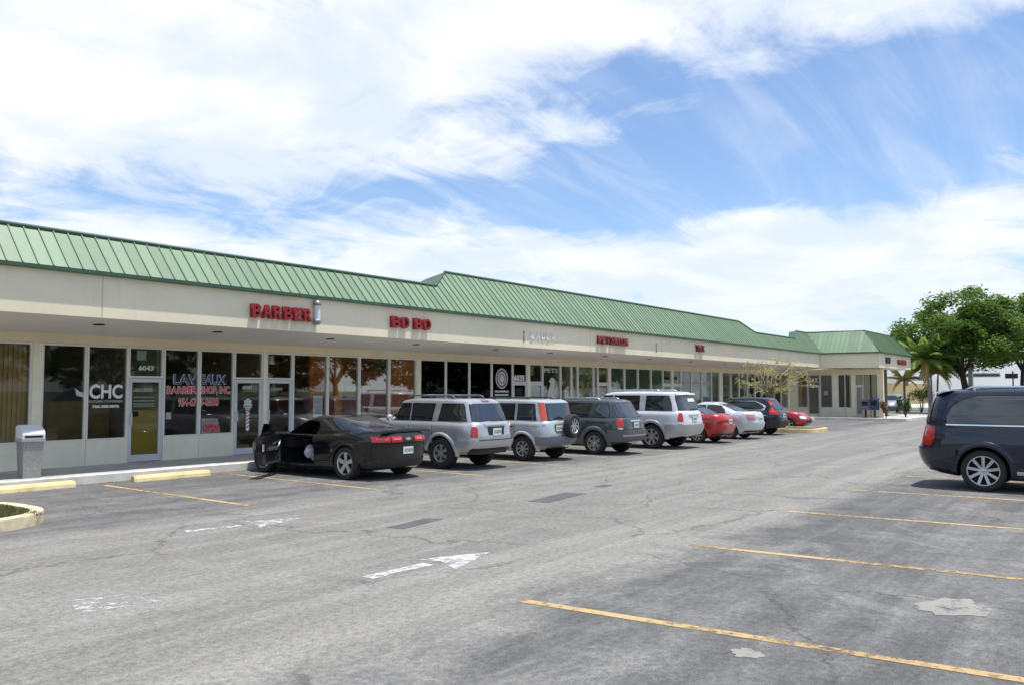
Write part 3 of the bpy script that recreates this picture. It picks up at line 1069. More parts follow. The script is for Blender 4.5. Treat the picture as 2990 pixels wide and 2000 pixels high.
class Shell:
    """a body volume: plan outlines (rounded at both ends) stacked from zb(l) up to zt(l); l runs rear to front"""
    def __init__(self, levels, zb, zt, nr=5.0, nf=4.0, crown=0.03):
        self.rl = pchip([(a, b) for a, b, c, d in levels])
        self.fl = pchip([(a, c) for a, b, c, d in levels])
        self.w = pchip([(a, d) for a, b, c, d in levels])
        self.zb, self.zt = pchip(zb), pchip(zt)
        self.nr, self.nf, self.crown = nr, nf, crown
        self.cache = {}

    def outline(self, t):
        """dense half outline at level t: [(arc, l, y)] from rear centre over the side to front centre"""
        k = round(t * 160)
        if k in self.cache:
            return self.cache[k]
        t = k / 160.0
        rl, fl, w = self.rl(t), self.fl(t), self.w(t)
        lc, hf = (rl + fl) / 2, (fl - rl) / 2
        pts = []
        N = 260
        for i in range(N + 1):
            if i <= N // 2:
                th = (i / (N / 2)) * math.pi / 2
                n = self.nr
                pts.append((lc - hf * max(0, math.cos(th)) ** (2 / n), w * max(0, math.sin(th)) ** (2 / n)))
            else:
                th = ((N - i) / (N / 2)) * math.pi / 2
                n = self.nf
                pts.append((lc + hf * max(0, math.cos(th)) ** (2 / n), w * max(0, math.sin(th)) ** (2 / n)))
        # the power curves are sparse near the axes: refine linearly
        out = [(0.0, pts[0][0], pts[0][1])]
        for p in pts[1:]:
            q = out[-1]
            dd = math.hypot(p[0] - q[1], p[1] - q[2])
            if dd > 1e-7:
                out.append((q[0] + dd, p[0], p[1]))
        self.cache[k] = out
        return out

    @staticmethod
    def at(ol, a):
        lo, hi = 0, len(ol) - 1
        if a <= 0:
            return ol[0][1], ol[0][2]
        if a >= ol[-1][0]:
            return ol[-1][1], ol[-1][2]
        while hi - lo > 1:
            mid = (lo + hi) // 2
            if ol[mid][0] <= a:
                lo = mid
            else:
                hi = mid
        p, q = ol[lo], ol[hi]
        f = (a - p[0]) / (q[0] - p[0])
        return p[1] + f * (q[1] - p[1]), p[2] + f * (q[2] - p[2])

    def arc(self, ol, spec):
        """('y', v): on the rear face at width v; ('l', v): on the side at length v; ('f', v): on the front face"""
        kind, v = spec
        if kind == 'y':
            s = -1 if v < 0 else 1
            for i, (a, l, y) in enumerate(ol):
                if y >= abs(v):
                    if i == 0:
                        return 0.0
                    p = ol[i - 1]
                    f = (abs(v) - p[2]) / max(1e-9, y - p[2])
                    return s * (p[0] + f * (a - p[0]))
            return s * ol[len(ol) // 2][0]
        if kind == 'f':
            s = -1 if v < 0 else 1
            for i in range(len(ol) - 1, -1, -1):
                if ol[i][2] >= abs(v):
                    return ol[i][0] if s > 0 else 2 * ol[-1][0] - ol[i][0]
            return ol[-1][0]
        for i, (a, l, y) in enumerate(ol):
            if l >= v:
                if i == 0:
                    return 0.0
                p = ol[i - 1]
                f = (v - p[1]) / max(1e-9, l - p[1])
                return p[0] + f * (a - p[0])
        return ol[-1][0]

    def half(self, l, z):
        t = (z - self.zb(l)) / max(1e-6, self.zt(l) - self.zb(l))
        ol = self.outline(min(1, max(0, t)))
        return self.at(ol, self.arc(ol, ('l', l)))[1]

    def solid(self, mb, nt=16, K=56, mi=0, ts=None):
        ts = ts or [i / nt for i in range(nt + 1)]
        rings = []

        def ring(t, c=1.0, up=0.0):
            ol = self.outline(t)
            L = ol[-1][0]
            h = [self.at(ol, L * i / K) for i in range(K + 1)]
            full = h + [(l, -y) for l, y in h[-2:0:-1]]
            r = []
            for l, y in full:
                z = self.zb(l) + t * (self.zt(l) - self.zb(l))
                r.append((y * c, l, z + up * (1 - c * c)))
            return r
        for c in (0.0, 0.5):
            rings.append(ring(0.0, c))
        for t in ts:
            rings.append(ring(t))
        for c in (0.93, 0.8, 0.6, 0.3, 0.0):
            rings.append(ring(1.0, c, self.crown))
        mb.grid(rings, mi, True, close=True)

    def patch(self, mb, rows, off=0.006, nu=10, nv=5, mi=0, skirt=0.03, mirror=False):
        """raised piece following the surface; rows: [(z, startspec, endspec)] bottom to top"""
        zs = [r[0] for r in rows]
        grid = []
        cum = [0.0]
        for i in range(1, len(rows)):
            cum.append(cum[-1] + abs(zs[i] - zs[i - 1]) + 1e-6)
        tot = cum[-1]
        for j in range(nv + 1):
            q = tot * j / nv
            i = 0
            while i < len(rows) - 2 and q > cum[i + 1]:
                i += 1
            f = (q - cum[i]) / max(1e-9, cum[i + 1] - cum[i])
            z = zs[i] + f * (zs[i + 1] - zs[i])
            A0, B0, A1, B1 = rows[i][1], rows[i][2], rows[i + 1][1], rows[i + 1][2]
            sA, sB = None, None
            line = []
            for u in range(nu + 1):
                fu = u / nu
                lg = None
                t = 0.5
                p = None
                for it in range(3):
                    if p is None:
                        lg = (A0[1] if A0[0] == 'l' else self.rl(0.5)) * (1 - fu) + (B0[1] if B0[0] == 'l' else (self.fl(0.5) if B0[0] == 'f' else self.rl(0.5))) * fu
                    else:
                        lg = p[0]
                    t = min(1, max(0, (z - self.zb(lg)) / max(1e-6, self.zt(lg) - self.zb(lg))))
                    ol = self.outline(t)
                    a = (1 - f) * self.arc(ol, A0) + f * self.arc(ol, A1)
                    b = (1 - f) * self.arc(ol, B0) + f * self.arc(ol, B1)
                    s = a + (b - a) * fu
                    L = ol[-1][0]

                    def pos(s):
                        if s < 0:
                            l, y = self.at(ol, -s)
                            return l, -y
                        if s > L:
                            l, y = self.at(ol, 2 * L - s)
                            return l, -y
                        return self.at(ol, s)
                    p = pos(s)
                p1, p2 = pos(s - 0.01), pos(s + 0.01)
                tx, ty = p2[0] - p1[0], p2[1] - p1[1]
                ln = math.hypot(tx, ty) or 1
                nx, ny = -ty / ln, tx / ln     # outward: for travel along +l on +y side normal is +y
                line.append((p, (nx, ny), z))
            grid.append(line)
        sg = -1 if mirror else 1

        def P(e, o):
            (l, y), (nl, ny), z = e
            return ((y + ny * o) * sg, l + nl * o, z)
        outer = [[P(e, off) for e in r] for r in grid]
        if mirror:
            outer = [r[::-1] for r in outer]
        mb.grid(outer, mi, True)
        # skirt back into the body
        bd = [(0, k) for k in range(nu + 1)] + [(j, nu) for j in range(1, nv + 1)] + [(nv, k) for k in range(nu - 1, -1, -1)] + [(j, 0) for j in range(nv - 1, 0, -1)]
        a = [P(grid[j][k], off) for j, k in bd]
        b = [P(grid[j][k], off - skirt) for j, k in bd]
        mb.grid([b, a] if not mirror else [a, b], mi, False, close=True)


M_tyre = mat('tyre_rubber', (0.022, 0.022, 0.023), 0.85, var=0.2, vscale=12, bump=0.1, bscale=80)
M_rim = mat('alloy_rim', (0.50, 0.51, 0.53), 0.30, metal=0.75, var=0.12, vscale=9)
M_rimd = mat('wheel_well_dark', (0.012, 0.012, 0.013), 0.9)
M_chrome = mat('chrome', (0.75, 0.76, 0.78), 0.12, metal=1.0)
M_cwin = mat('tinted_car_glass', (0.012, 0.014, 0.017), 0.04, spec=0.7)
M_cwinb = mat('blue_tinted_car_glass', (0.022, 0.03, 0.05), 0.03, spec=1.0)
M_cwinv = mat('grey_privacy_glass', (0.055, 0.064, 0.068), 0.05, spec=0.9)
M_tail = mat('red_lamp', (0.50, 0.012, 0.012), 0.12, coat=1.0)
M_tailo = mat('orange_red_lamp', (0.65, 0.08, 0.02), 0.12, coat=1.0)
M_clearl = mat('clear_lamp', (0.72, 0.72, 0.72), 0.1, coat=1.0)
M_plate = mat('licence_plate', (0.70, 0.72, 0.70), 0.5)
M_plateg = mat('licence_plate_print', (0.10, 0.22, 0.14), 0.5)
M_black = mat('black_plastic', (0.025, 0.025, 0.026), 0.55)
M_gap = mat('panel_gap', (0.010, 0.010, 0.011), 0.8)
M_cab = mat('cabin_black', (0.016, 0.016, 0.017), 0.8)
M_seat = mat('grey_seat', (0.34, 0.34, 0.35), 0.7, var=0.15, vscale=6)


def paint(name, c, metal=0.0, rough=0.35):
    return mat(name, c, rough, metal=metal, coat=1.0, var=0.03, vscale=2, spec=0.15 if max(c) < 0.1 else 0.4)


def wheel_meshes(r, w, rim_r, spokes, spoke_w, kind='split'):
    """tyre, rim and dark centre; axle along x, outer face towards -x"""
    t = MB()
    h = w / 2
    prof = [(rim_r * 0.97, -h * 0.80), (rim_r * 1.02, -h * 0.97), (r * 0.90, -h), (r * 0.97, -h * 0.86), (r, -h * 0.6), (r, h * 0.6), (r * 0.97, h * 0.86), (r * 0.9, h), (rim_r, h * 0.9)]
    t.lathe(prof, 40, 'x')
    tm = t.mesh('tyre', M_tyre)
    m = MB()
    m.lathe([(rim_r * 0.98, h * 0.7), (rim_r * 0.93, -h * 0.4), (rim_r * 0.93, -h * 0.86), (rim_r * 1.0, -h * 0.95), (rim_r * 1.03, -h * 0.80)], 40, 'x')
    m.lathe([(0.001, -h * 0.74), (rim_r * 0.16, -h * 0.74), (rim_r * 0.24, -h * 0.62), (rim_r * 0.24, 0.0)], 20, 'x')
    for k in range(spokes):
        a = 2 * math.pi * k / spokes + math.pi / 2
        ca, sa = math.cos(a), math.sin(a)
        offs = (-spoke_w * 0.55, spoke_w * 0.55) if kind == 'double' else (0.0,)
        for o in offs:
            wi = spoke_w * (0.36 if kind == 'double' else 0.5)
            wo = wi * (1.25 if kind != 'double' else 1.0)
            q = []
            for rr, ww, xx in ((rim_r * 0.14, wi, -h * 0.70), (rim_r * 0.95, wo, -h * 0.80)):
                for s in (-1, 1):
                    for dx_ in (0, 0.035):
                        off = o * (0.5 if rr < rim_r * 0.5 else 1.0) + s * ww / 1
                        q.append((xx + dx_, rr * ca - off * sa, rr * sa + off * ca))
            m.add(q, [(0, 2, 6, 4), (1, 5, 7, 3), (0, 4, 5, 1), (2, 3, 7, 6), (0, 1, 3, 2), (4, 6, 7, 5)])
    rm = m.mesh('rim', M_rim)
    d = MB()
    d.lathe([(0.001, -h * 0.30), (rim_r * 0.92, -h * 0.30), (rim_r * 0.92, h * 0.8), (0.001, h * 0.8)], 28, 'x')
    dm = d.mesh('wheel', M_rimd)
    return tm, rm, dm


def add_wheels(root, spec):
    tm, rm, dm = wheel_meshes(*spec['wheel'])
    r, w = spec['wheel'][0], spec['wheel'][1]
    for ax in spec['axles']:
        for s in (-1, 1):
            c = inst('wheel', dm, root, (s * (spec['track'] - w / 2), ax, r - 0.006), (0, 0, 0 if s < 0 else math.pi))
            inst('tyre', tm, c)
            inst('rim', rm, c)


def mesh_boolean(obj, cutters, op='DIFFERENCE'):
    for c in cutters:
        md = obj.modifiers.new('cut', 'BOOLEAN')
        md.operation = op
        md.solver = 'EXACT'
        md.object = c
    bpy.context.view_layer.update()
    dg = bpy.context.evaluated_depsgraph_get()
    me = bpy.data.meshes.new_from_object(obj.evaluated_get(dg))
    obj.modifiers.clear()
    old = obj.data
    obj.data = me
    bpy.data.meshes.remove(old)
    for c in cutters:
        bpy.data.objects.remove(c)


def clean(me, ang=32):
    bm = bmesh.new()
    bm.from_mesh(me)
    bmesh.ops.remove_doubles(bm, verts=bm.verts, dist=0.0006)
    bmesh.ops.dissolve_degenerate(bm, edges=bm.edges, dist=0.0004)
    bmesh.ops.recalc_face_normals(bm, faces=bm.faces)
    bm.to_mesh(me)
    bm.free()


def car_body(root, low, gh, spec, mats, door_cut=None):
    """painted body: lower shell with wheel openings cut out, joined with the greenhouse"""
    mb = MB()
    low.solid(mb, 18, 60, 0)
    o = mb.build('body', mats, root)
    clean(o.data)
    cut = []
    r = spec['wheel'][0]
    for ax in spec['axles']:
        for s in (-1, 1):
            cb = MB()
            ra = spec.get('arch', r + 0.06)
            y0, y1 = spec['track'] - 0.42, spec['track'] + 0.3
            cb.lathe([(0.0001, y0), (ra, y0), (ra, y1), (0.0001, y1)], 36, 'x', 1, (0, ax, r), False)
            c = cb.build('cutter', mats)
            clean(c.data)
            if s < 0:
                c.data.transform(Matrix.Scale(-1, 4, (1, 0, 0)))
                c.data.flip_normals()
            cut.append(c)
    if door_cut:
        cut.append(door_cut(mats, 'low'))
    mesh_boolean(o, cut)
    mb = MB()
    gh.solid(mb, 14, 56, 0)
    g2 = mb.build('greenhouse', mats)
    clean(g2.data)
    if door_cut:
        mesh_boolean(g2, [door_cut(mats, 'top')])
    bm = bmesh.new()
    bm.from_mesh(o.data)
    bm.from_mesh(g2.data)
    for f in bm.faces:
        f.smooth = True
    bm.to_mesh(o.data)
    bm.free()
    bpy.data.objects.remove(g2)
    o.data.set_sharp_from_angle(angle=R(33))
    return o


def piece(root, name, m, fn):
    mb = MB()
    fn(mb)
    o = mb.build(name, m, root)
    return o


def sidewin(root, sh, rows, m=None, name='window', off=0.006, nu=12, nv=6, frame=True):
    for mir in (False, True):
        if frame:
            mb = MB()
            zs = [r[0] for r in rows]
            fr = [(r[0] + (-0.018 if r[0] == min(zs) else 0.018 if r[0] == max(zs) else 0), ('l', r[1] - 0.02), ('l', r[2] + 0.02)) for r in rows]
            sh.patch(mb, fr, off - 0.003, nu, nv, 0, 0.02, mir)
            w = mb.build(name, M_gap, root)
        else:
            w = root
        mb = MB()
        sh.patch(mb, [(r[0], ('l', r[1]), ('l', r[2])) for r in rows], off, nu, nv, 0, 0.02, mir)
        mb.build('pane' if frame else name, m or M_cwin, w)


def arch_lip(root, low, ax, rw, ra, wid, proud, m, a0=-8, a1=188, name='wheel_arch'):
    """flared lip around a wheel opening"""
    for s in (-1, 1):
        mb = MB()
        rows = []
        n = 22
        for k in range(n + 1):
            a = R(a0 + (a1 - a0) * k / n)
            row = []
            for rr, pr in ((ra - 0.006, -0.04), (ra - 0.006, proud), (ra + wid * 0.5, proud), (ra + wid, proud * 0.35), (ra + wid + 0.012, -0.03)):
                l, z = ax + rr * math.cos(a), rw + rr * math.sin(a)
                y = low.half(l, max(z, low.zb(l) + 0.02)) + pr
                row.append((s * y, l, z))
            rows.append(row if s > 0 else row[::-1])
        mb.grid(rows, 0, True)
        mb.build(name, m, root)


def seams(root, low, ls, z0, z1, name='door_seam'):
    for l in ls:
        l0, l1 = l if isinstance(l, tuple) else (l, l)
        for mir in (False, True):
            mb = MB()
            low.patch(mb, [(z0, ('l', l0 - 0.006), ('l', l0 + 0.006)), (z1, ('l', l1 - 0.006), ('l', l1 + 0.006))], 0.0015, 1, 10, 0, 0.01, mir)
            mb.build(name, M_gap, root)


def handles(root, low, ls, z, m):
    for l in ls:
        for s in (-1, 1):
            y = low.half(l, z)
            mb = MB()
            mb.box((s * (y - 0.01), l - 0.10, z - 0.018), (s * (y + 0.03), l + 0.08, z + 0.018))
            mb.build('door_handle', m, root)


def mirrors(root, sh, l, z, m):
    for s in (-1, 1):
        y = sh.half(l, z)
        mb = MB()
        mb.lathe([(0.001, -0.07), (0.07, -0.06), (0.09, 0.0), (0.085, 0.05), (0.001, 0.055)], 12, 'y', 0, (s * (y + 0.12), l, z))
        mb.tube([(s * (y - 0.03), l + 0.02, z - 0.03), (s * (y + 0.10), l, z - 0.02)], 0.025, 6)
        mb.build('mirror', m, root)


def plate(root, y, z, l, w=0.31, h=0.155, tilt=0.0):
    mb = MB()
    mb.box((y - w / 2, l - 0.012, z - h / 2), (y + w / 2, l, z + h / 2))
    p = mb.build('license_plate', M_plate, root)
    mb = MB()
    for k in range(6):
        x = y - w * 0.36 + k * w * 0.145
        mb.box((x, l - 0.015, z - h * 0.22), (x + w * 0.085, l - 0.0125, z + h * 0.22))
    mb.build('plate_print', M_plateg, p)


def vehicle(name, label, cat, spec, x, y, rz, group=None):
    root = thing(name, label, cat, (0, 0, 0), 0, group)
    spec['make'](root, spec)
    add_wheels(root, spec)
    L0 = spec['axles'][0]
    # place by the rear axle
    k = spec.get('scale', 1.0)
    root.scale = (k, k, k)
    off = Matrix.Rotation(rz, 3, 'Z') @ Vector((0, L0 * k, 0))
    root.location = (x - off.x, y - off.y, 0)
    root.rotation_euler = (0, 0, rz)
    return root


# ---- black coupe with its driver door open -------------------------------------
def make_coupe(root, sp):
    P = paint('black_car_paint', (0.006, 0.006, 0.007), 0.0, 0.25)
    L = 4.84
    low = Shell([(0, .16, L - .20, .84), (.14, .07, L - .08, .915), (.38, .05, L - .02, .945), (.58, .04, L, .955), (.74, .0, L - .02, .955), (.86, .02, L - .08, .935), (.95, .05, L - .14, .90), (1, .09, L - .2, .85)],
                [(0, .30), (.5, .20), (1.0, .18), (3.9, .17), (4.4, .18), (L, .24)],
                [(0, 1.035), (.35, 1.055), (1.0, 1.03), (1.5, .985), (2.2, .945), (3.2, .945), (3.6, .94), (4.2, .88), (4.6, .80), (L, .72)], 4.2, 3.6, 0.035)
    gh = Shell([(0, .50, 3.50, .86), (.25, .72, 3.26, .83), (.5, .98, 3.02, .775), (.75, 1.28, 2.76, .705), (.9, 1.52, 2.58, .64), (1, 1.72, 2.42, .56)],
               [(0, .96), (.7, .99), (1.5, .93), (2.2, .89), (3.3, .88), (L, .7)],
               [(0, 1.30), (1.2, 1.325), (2.0, 1.355), (2.6, 1.345), (3.3, 1.30)], 4.5, 4.5, 0.02)
    dp = [(2.02, .27), (2.02, .62), (2.10, .92), (3.16, .93), (3.36, .80), (3.40, .36), (3.30, .27)]
    tp = [(2.08, .90), (1.98, 1.10), (2.10, 1.235), (2.45, 1.265), (2.75, 1.19), (3.02, 1.05), (3.18, .92)]

    def cutter(mats, which):
        mb = MB()
        mb.prism(dp if which == 'low' else tp, 'x', -1.3, -0.08, 1)
        c = mb.build('cutter', mats)
        clean(c.data)
        return c
    body = car_body(root, low, gh, sp, [P, M_cab], cutter)
    # glass
    piece(root, 'rear_window', M_cwinb, lambda m: gh.patch(m, [(1.04, ('y', -.60), ('y', .60)), (1.20, ('y', -.56), ('y', .56)), (1.305, ('y', -.46), ('y', .46))], .006, 14, 8))
    for mir in (False, True):
        mb = MB()
        gh.patch(mb, [(1.05, ('l', 1.05), ('l', 1.80)), (1.15, ('l', 1.18), ('l', 1.82)), (1.235, ('l', 1.42), ('l', 1.86))], .006, 8, 5, 0, .02, mir)
        mb.build('window', M_cwin, root)
    mb = MB()
    gh.patch(mb, [(.98, ('l', 1.95), ('l', 3.12)), (1.12, ('l', 1.95), ('l', 2.82)), (1.24, ('l', 1.98), ('l', 2.50))], .006, 10, 6)
    mb.build('window', M_cwin, root)
    piece(root, 'windshield', M_cwin, lambda m: gh.patch(m, [(.99, ('f', .66), ('f', -.66)), (1.14, ('f', .60), ('f', -.60)), (1.29, ('f', .46), ('f', -.46))], .006, 14, 6))
    # tail: lamps in a dark recessed panel, chrome lip, bumper cover, spoiler
    piece(root, 'tail_panel', M_black, lambda m: low.patch(m, [(.80, ('y', -.80), ('y', .80)), (.985, ('y', -.80), ('y', .80))], .003, 16, 3))
    for s in (-1, 1):
        for (a, b) in ((.20, .48), (.51, .79)):
            mb = MB()
            A, B = (s * a, s * b) if s > 0 else (-b, -a)
            low.patch(mb, [(.825, ('y', A), ('y', B)), (.95, ('y', A), ('y', B))], .012, 8, 4)
            t = mb.build('taillight', M_tail, root)
            mb = MB()
            low.patch(mb, [(.875, ('y', A + .05), ('y', B - .05)), (.91, ('y', A + .05), ('y', B - .05))], .015, 6, 2, 0, .01)
            mb.build('reflector', mat('bright_red_lamp', (0.75, 0.10, 0.08), 0.15, coat=1.0), t)
    piece(root, 'bumper', P, lambda m: low.patch(m, [(.36, ('y', -.86), ('y', .86)), (.52, ('y', -.90), ('y', .90)), (.74, ('y', -.90), ('y', .90)), (.79, ('y', -.88), ('y', .88))], .03, 20, 8, 0, .05))
    piece(root, 'diffuser', M_black, lambda m: low.patch(m, [(.27, ('y', -.80), ('y', .80)), (.45, ('y', -.74), ('y', .74))], .034, 14, 3))
    mb = MB()
    rows = []
    for k in range(15):
        y = -.80 + 1.6 * k / 14
        lb = .09 - .04 * (1 - (y / .8) ** 2)
        zz = 1.055 - .025 * abs(y / .8) ** 3
        rows.append([(y, lb + .10, zz + .005), (y, lb + .02, zz + .045), (y, lb - .015, zz + .04), (y, lb + .0, zz - .02)])
    mb.grid(rows, 0, True)
    mb.build('spoiler', P, root)
    plate(root, 0, .64, -.0 + .025 - .015)
    mb = MB()
    mb.prism([(-.085, -.012), (-.03, -.022), (-.03, -.035), (.03, -.035), (.03, -.022), (.085, -.012), (.085, .012), (.03, .022), (.03, .035), (-.03, .035), (-.03, .022), (-.085, .012)], 'y', -.004, .012)
    e = mb.build('bow_emblem', mat('pale_gold', (0.70, 0.62, 0.40), 0.3, metal=0.6), root)
    e.location = (0, .0, .888)
    seams(root, low, [(1.98, 2.02)], .30, .95)
    arch_lip(root, low, sp['axles'][0], .36, sp['arch'], .05, .012, P)
    arch_lip(root, low, sp['axles'][1], .36, sp['arch'], .05, .012, P)
    # cabin: seats, dash, wheel
    for sx in (-.40, .40):
        mb = MB()
        mb.box((sx - .25, 1.95, .30), (sx + .25, 2.48, .48), rot=Matrix.Rotation(R(6), 3, 'X'))
        mb.box((sx - .25, 1.78, .42), (sx + .25, 1.94, 1.02), rot=Matrix.Rotation(R(14), 3, 'X'))
        mb.box((sx - .13, 1.68, 1.00), (sx + .13, 1.78, 1.17), rot=Matrix.Rotation(R(10), 3, 'X'))
        bm = mb.build('seat', M_seat, root)
        md = bm.modifiers.new('soft', 'BEVEL')
        md.width = .05
        md.segments = 3
    mb = MB()
    mb.box((-.78, 2.95, .62), (.78, 3.3, .90))
    mb.box((-.15, 2.2, .30), (.15, 3.0, .55))
    mb.build('dashboard', M_cab, root)
    mb = MB()
    c0, dirv_ = Vector((-.40, 2.80, .80)), Vector((0, -.85, .45)).normalized()
    a_ = Vector((1, 0, 0))
    b_ = dirv_.cross(a_)
    mb.tube([c0 + (a_ * math.cos(2 * math.pi * k / 20) + b_ * math.sin(2 * math.pi * k / 20)) * .18 for k in range(21)], .016, 6, cap=False)
    mb.tube([c0 - a_ * .17, c0, c0 + a_ * .17], .02, 6)
    mb.tube([c0, c0 - dirv_ * .3], .03, 6)
    mb.build('steering_wheel', M_black, root)
    # the open door, hinged at its front edge
    D = bpy.data.objects.new('door', None)
    mb = MB()
    hl, hz = 3.36, .27
    lo_, hi_ = [], []
    outl = [(3.34, .30), (3.36, .55), (3.33, .80), (3.16, .935), (2.6, .945), (2.12, .93), (2.06, .62), (2.04, .32)]
    for l, z in outl:
        y = low.half(l, z)
        lo_.append((-(y), l - hl, z))
        hi_.append((-(y - .13), l - hl, z))
    n = len(outl)
    # skin with curvature: rows between the low and high edge
    rows_o, rows_i = [], []
    for j in range(9):
        z = .30 + (.94 - .30) * j / 8
        ro, ri = [], []
        for k in range(11):
            l = 2.05 + (3.345 - 2.05) * k / 10
            if j == 8 and k == 10:
                l = 3.18
            y = low.half(l, z)
            ro.append((-(y + .001), l - hl, z))
            ri.append((-(y - .12), l - hl, z))
        rows_o.append(ro)
        rows_i.append(ri)
    mb.grid([r[::-1] for r in rows_o], 0, True)
    mb.grid(rows_i, 1, True)
    edge = [(j, 0) for j in range(9)] + [(8, k) for k in range(1, 11)] + [(j, 10) for j in range(7, -1, -1)] + [(0, k) for k in range(9, 0, -1)]
    mb.grid([[rows_o[j][k] for j, k in edge], [rows_i[j][k] for j, k in edge]], 0, False, close=True)
    door = mb.build('door', [P, M_cab], root)
    hy = -low.half(hl, .6)
    for v in door.data.vertices:
        v.co.x -= hy
    door.location = (hy, hl, 0)
    door.rotation_euler = (0, 0, R(-56))
    # door trim: arm rest, pull, speaker, half lowered glass edge, mirror
    def dl(mb_, nm, m_):
        o = mb_.build(nm, m_, door)
        return o
    mb = MB()
    mb.box((.115, -1.05, .60), (.19, -.42, .66))
    mb.box((.115, -.95, .66), (.15, -.45, .72))
    dl(mb, 'arm_rest', mat('door_trim_grey', (0.07, 0.07, 0.075), 0.6))
    mb = MB()
    mb.tube([(.135, -.40, .58), (.175, -.30, .70), (.165, -.22, .80)], .024, 6)
    mb.tube([(.135, -.62, .735), (.165, -.45, .765), (.15, -.30, .80)], .014, 6)
    dl(mb, 'door_pull', M_rim)
    mb = MB()
    mb.lathe([(0.001, 0.02), (.08, .02), (.09, .0)], 16, 'x', 0, (.118, -.28, .42))
    dl(mb, 'speaker', M_black)
    mb = MB()
    mb.box((.135, -1.32, .60), (.16, -1.27, .76))
    dl(mb, 'latch', mat('pale_latch', (0.6, 0.6, 0.6), 0.4, metal=0.5))
    mb = MB()
    mb.lathe([(0.001, -.06), (.06, -.05), (.08, .0), (.075, .05), (.001, .06)], 12, 'y', 0, (-.13, -.16, 1.0))
    mb.tube([(.02, -.14, .94), (-.11, -.15, .99)], .022, 6)
    dl(mb, 'mirror', P)
    mb = MB()
    mb.hexa([(.045, -1.22, .93), (.045, -.15, .93), (.10, -.45, 1.17), (.10, -1.16, 1.21)], [(.051, -1.22, .93), (.051, -.15, .93), (.106, -.45, 1.17), (.106, -1.16, 1.21)])
    dl(mb, 'window', glass('door_glass', (0.55, 0.6, 0.58), 1.0))
    bpy.data.objects.remove(D)


COUPE = dict(make=make_coupe, wheel=(.36, .25, .245, 5, .075, 'single'), axles=(1.02, 3.87), track=.935, arch=.40, scale=.90)


# ---- generic box shapes used by the sport utility cars ------------------------
def suv_shells(L, W, H, clr, belt, hood, cowl, ws, tail, roofw=.80, rake=.62, bl=.10, nr=7.0):
    """lower body and cabin; cowl: windscreen base length, ws: screen top, tail/rake: rear roof end, bl: rear base"""
    low = Shell([(0, .14, L - .16, W * .90), (.16, .03, L - .05, W * .965), (.42, .0, L, W * .99), (.66, .02, L - .03, W), (.84, .04, L - .09, W * .99), (.95, .06, L - .14, W * .965), (1, .09, L - .20, W * .93)],
                [(0, clr + .14), (.5, clr + .02), (1.2, clr), (L - 1.2, clr), (L - .4, clr + .02), (L, clr + .12)],
                [(0, belt), (cowl - .25, belt), (cowl + .05, belt - .01), (cowl + .35, hood + .03), (L - .5, hood - .03), (L - .15, hood - .12), (L, hood - .2)], nr, 4.5, .03)
    gh = Shell([(0, bl, cowl + .05, W * .93), (.3, bl + (tail - bl) * .30, cowl + (ws - cowl) * .36, W * .90), (.65, bl + (tail - bl) * .66, cowl + (ws - cowl) * .76, W * (.90 + roofw) / 2 - .005),
                (.88, bl + (tail - bl) * .90, ws + .08, W * (roofw + .015)), (.96, tail, ws - .04, W * (roofw - .02)), (1, tail + .10, ws - .18, W * (roofw - .09))],
               [(0, belt - .07), (cowl, belt - .07), (L, belt - .12)],
               [(0, H - .06), (tail + .3, H - .012), ((tail + ws) / 2, H), (ws, H - .02), (cowl, H - .08)], nr, 5.5, .02)
    return low, gh


def rear_glass(root, gh, z0, z1, y0, y1, m=None, name='rear_window'):
    mb = MB()
    gh.patch(mb, [(z0 - .02, ('y', -y0 - .02), ('y', y0 + .02)), (z1 + .02, ('y', -y1 - .02), ('y', y1 + .02))], .003, 14, 6)
    w = mb.build(name, M_gap, root)
    mb = MB()
    gh.patch(mb, [(z0, ('y', -y0), ('y', y0)), (z1, ('y', -y1), ('y', y1))], .007, 14, 6)
    mb.build('pane', m or M_cwinb, w)


def screen(root, gh, z0, z1, y0, y1, m=None):
    piece(root, 'windshield', m or M_cwin, lambda mb: gh.patch(mb, [(z0, ('f', y0), ('f', -y0)), (z1, ('f', y1), ('f', -y1))], .007, 14, 6))


def corner_lamp(root, sh, rows, m, name='taillight', off=.012):
    """lamp on both rear corners; rows (z, y on the rear face, l on the side)"""
    out = []
    for mir in (False, True):
        mb = MB()
        sh.patch(mb, [(z, ('y', y), ('l', l)) for z, y, l in rows], off, 10, 6, 0, .03, mir)
        out.append(mb.build(name, m, root))
    return out


def rear_band(root, sh, z0, z1, y, off, m, name, l=None, skirt=.08, nv=4):
    """full width piece across the tail, wrapping to the sides when l is given"""
    A = ('y', -y)
    B = ('y', y)
    if l is None:
        piece(root, name, m, lambda mb: sh.patch(mb, [(z0, A, B), (z1, A, B)], off, 20, nv, 0, skirt))
    else:
        def f(mb):
            for mir in (False, True):
                sh.patch(mb, [(z0, ('y', 0.0), ('l', l)), (z1, ('y', 0.0), ('l', l))], off, 22, nv, 0, skirt, mir)
        piece(root, name, m, f)


def side_band(root, sh, l0, l1, z0, z1, off, m, name, nv=3):
    for mir in (False, True):
        mb = MB()
        sh.patch(mb, [(z0, ('l', l0), ('l', l1)), (z1, ('l', l0), ('l', l1))], off, 14, nv, 0, .04, mir)
        mb.build(name, m, root)


def front_lamps(root, low, z0, z1, y0, m=None):
    for mir in (False, True):
        mb = MB()
        L = low.fl(.6)
        low.patch(mb, [(z0, ('l', L - .30), ('f', y0)), (z1, ('l', L - .36), ('f', y0))], .01, 8, 4, 0, .03, mir)
        mb.build('headlight', m or M_clearl, root)


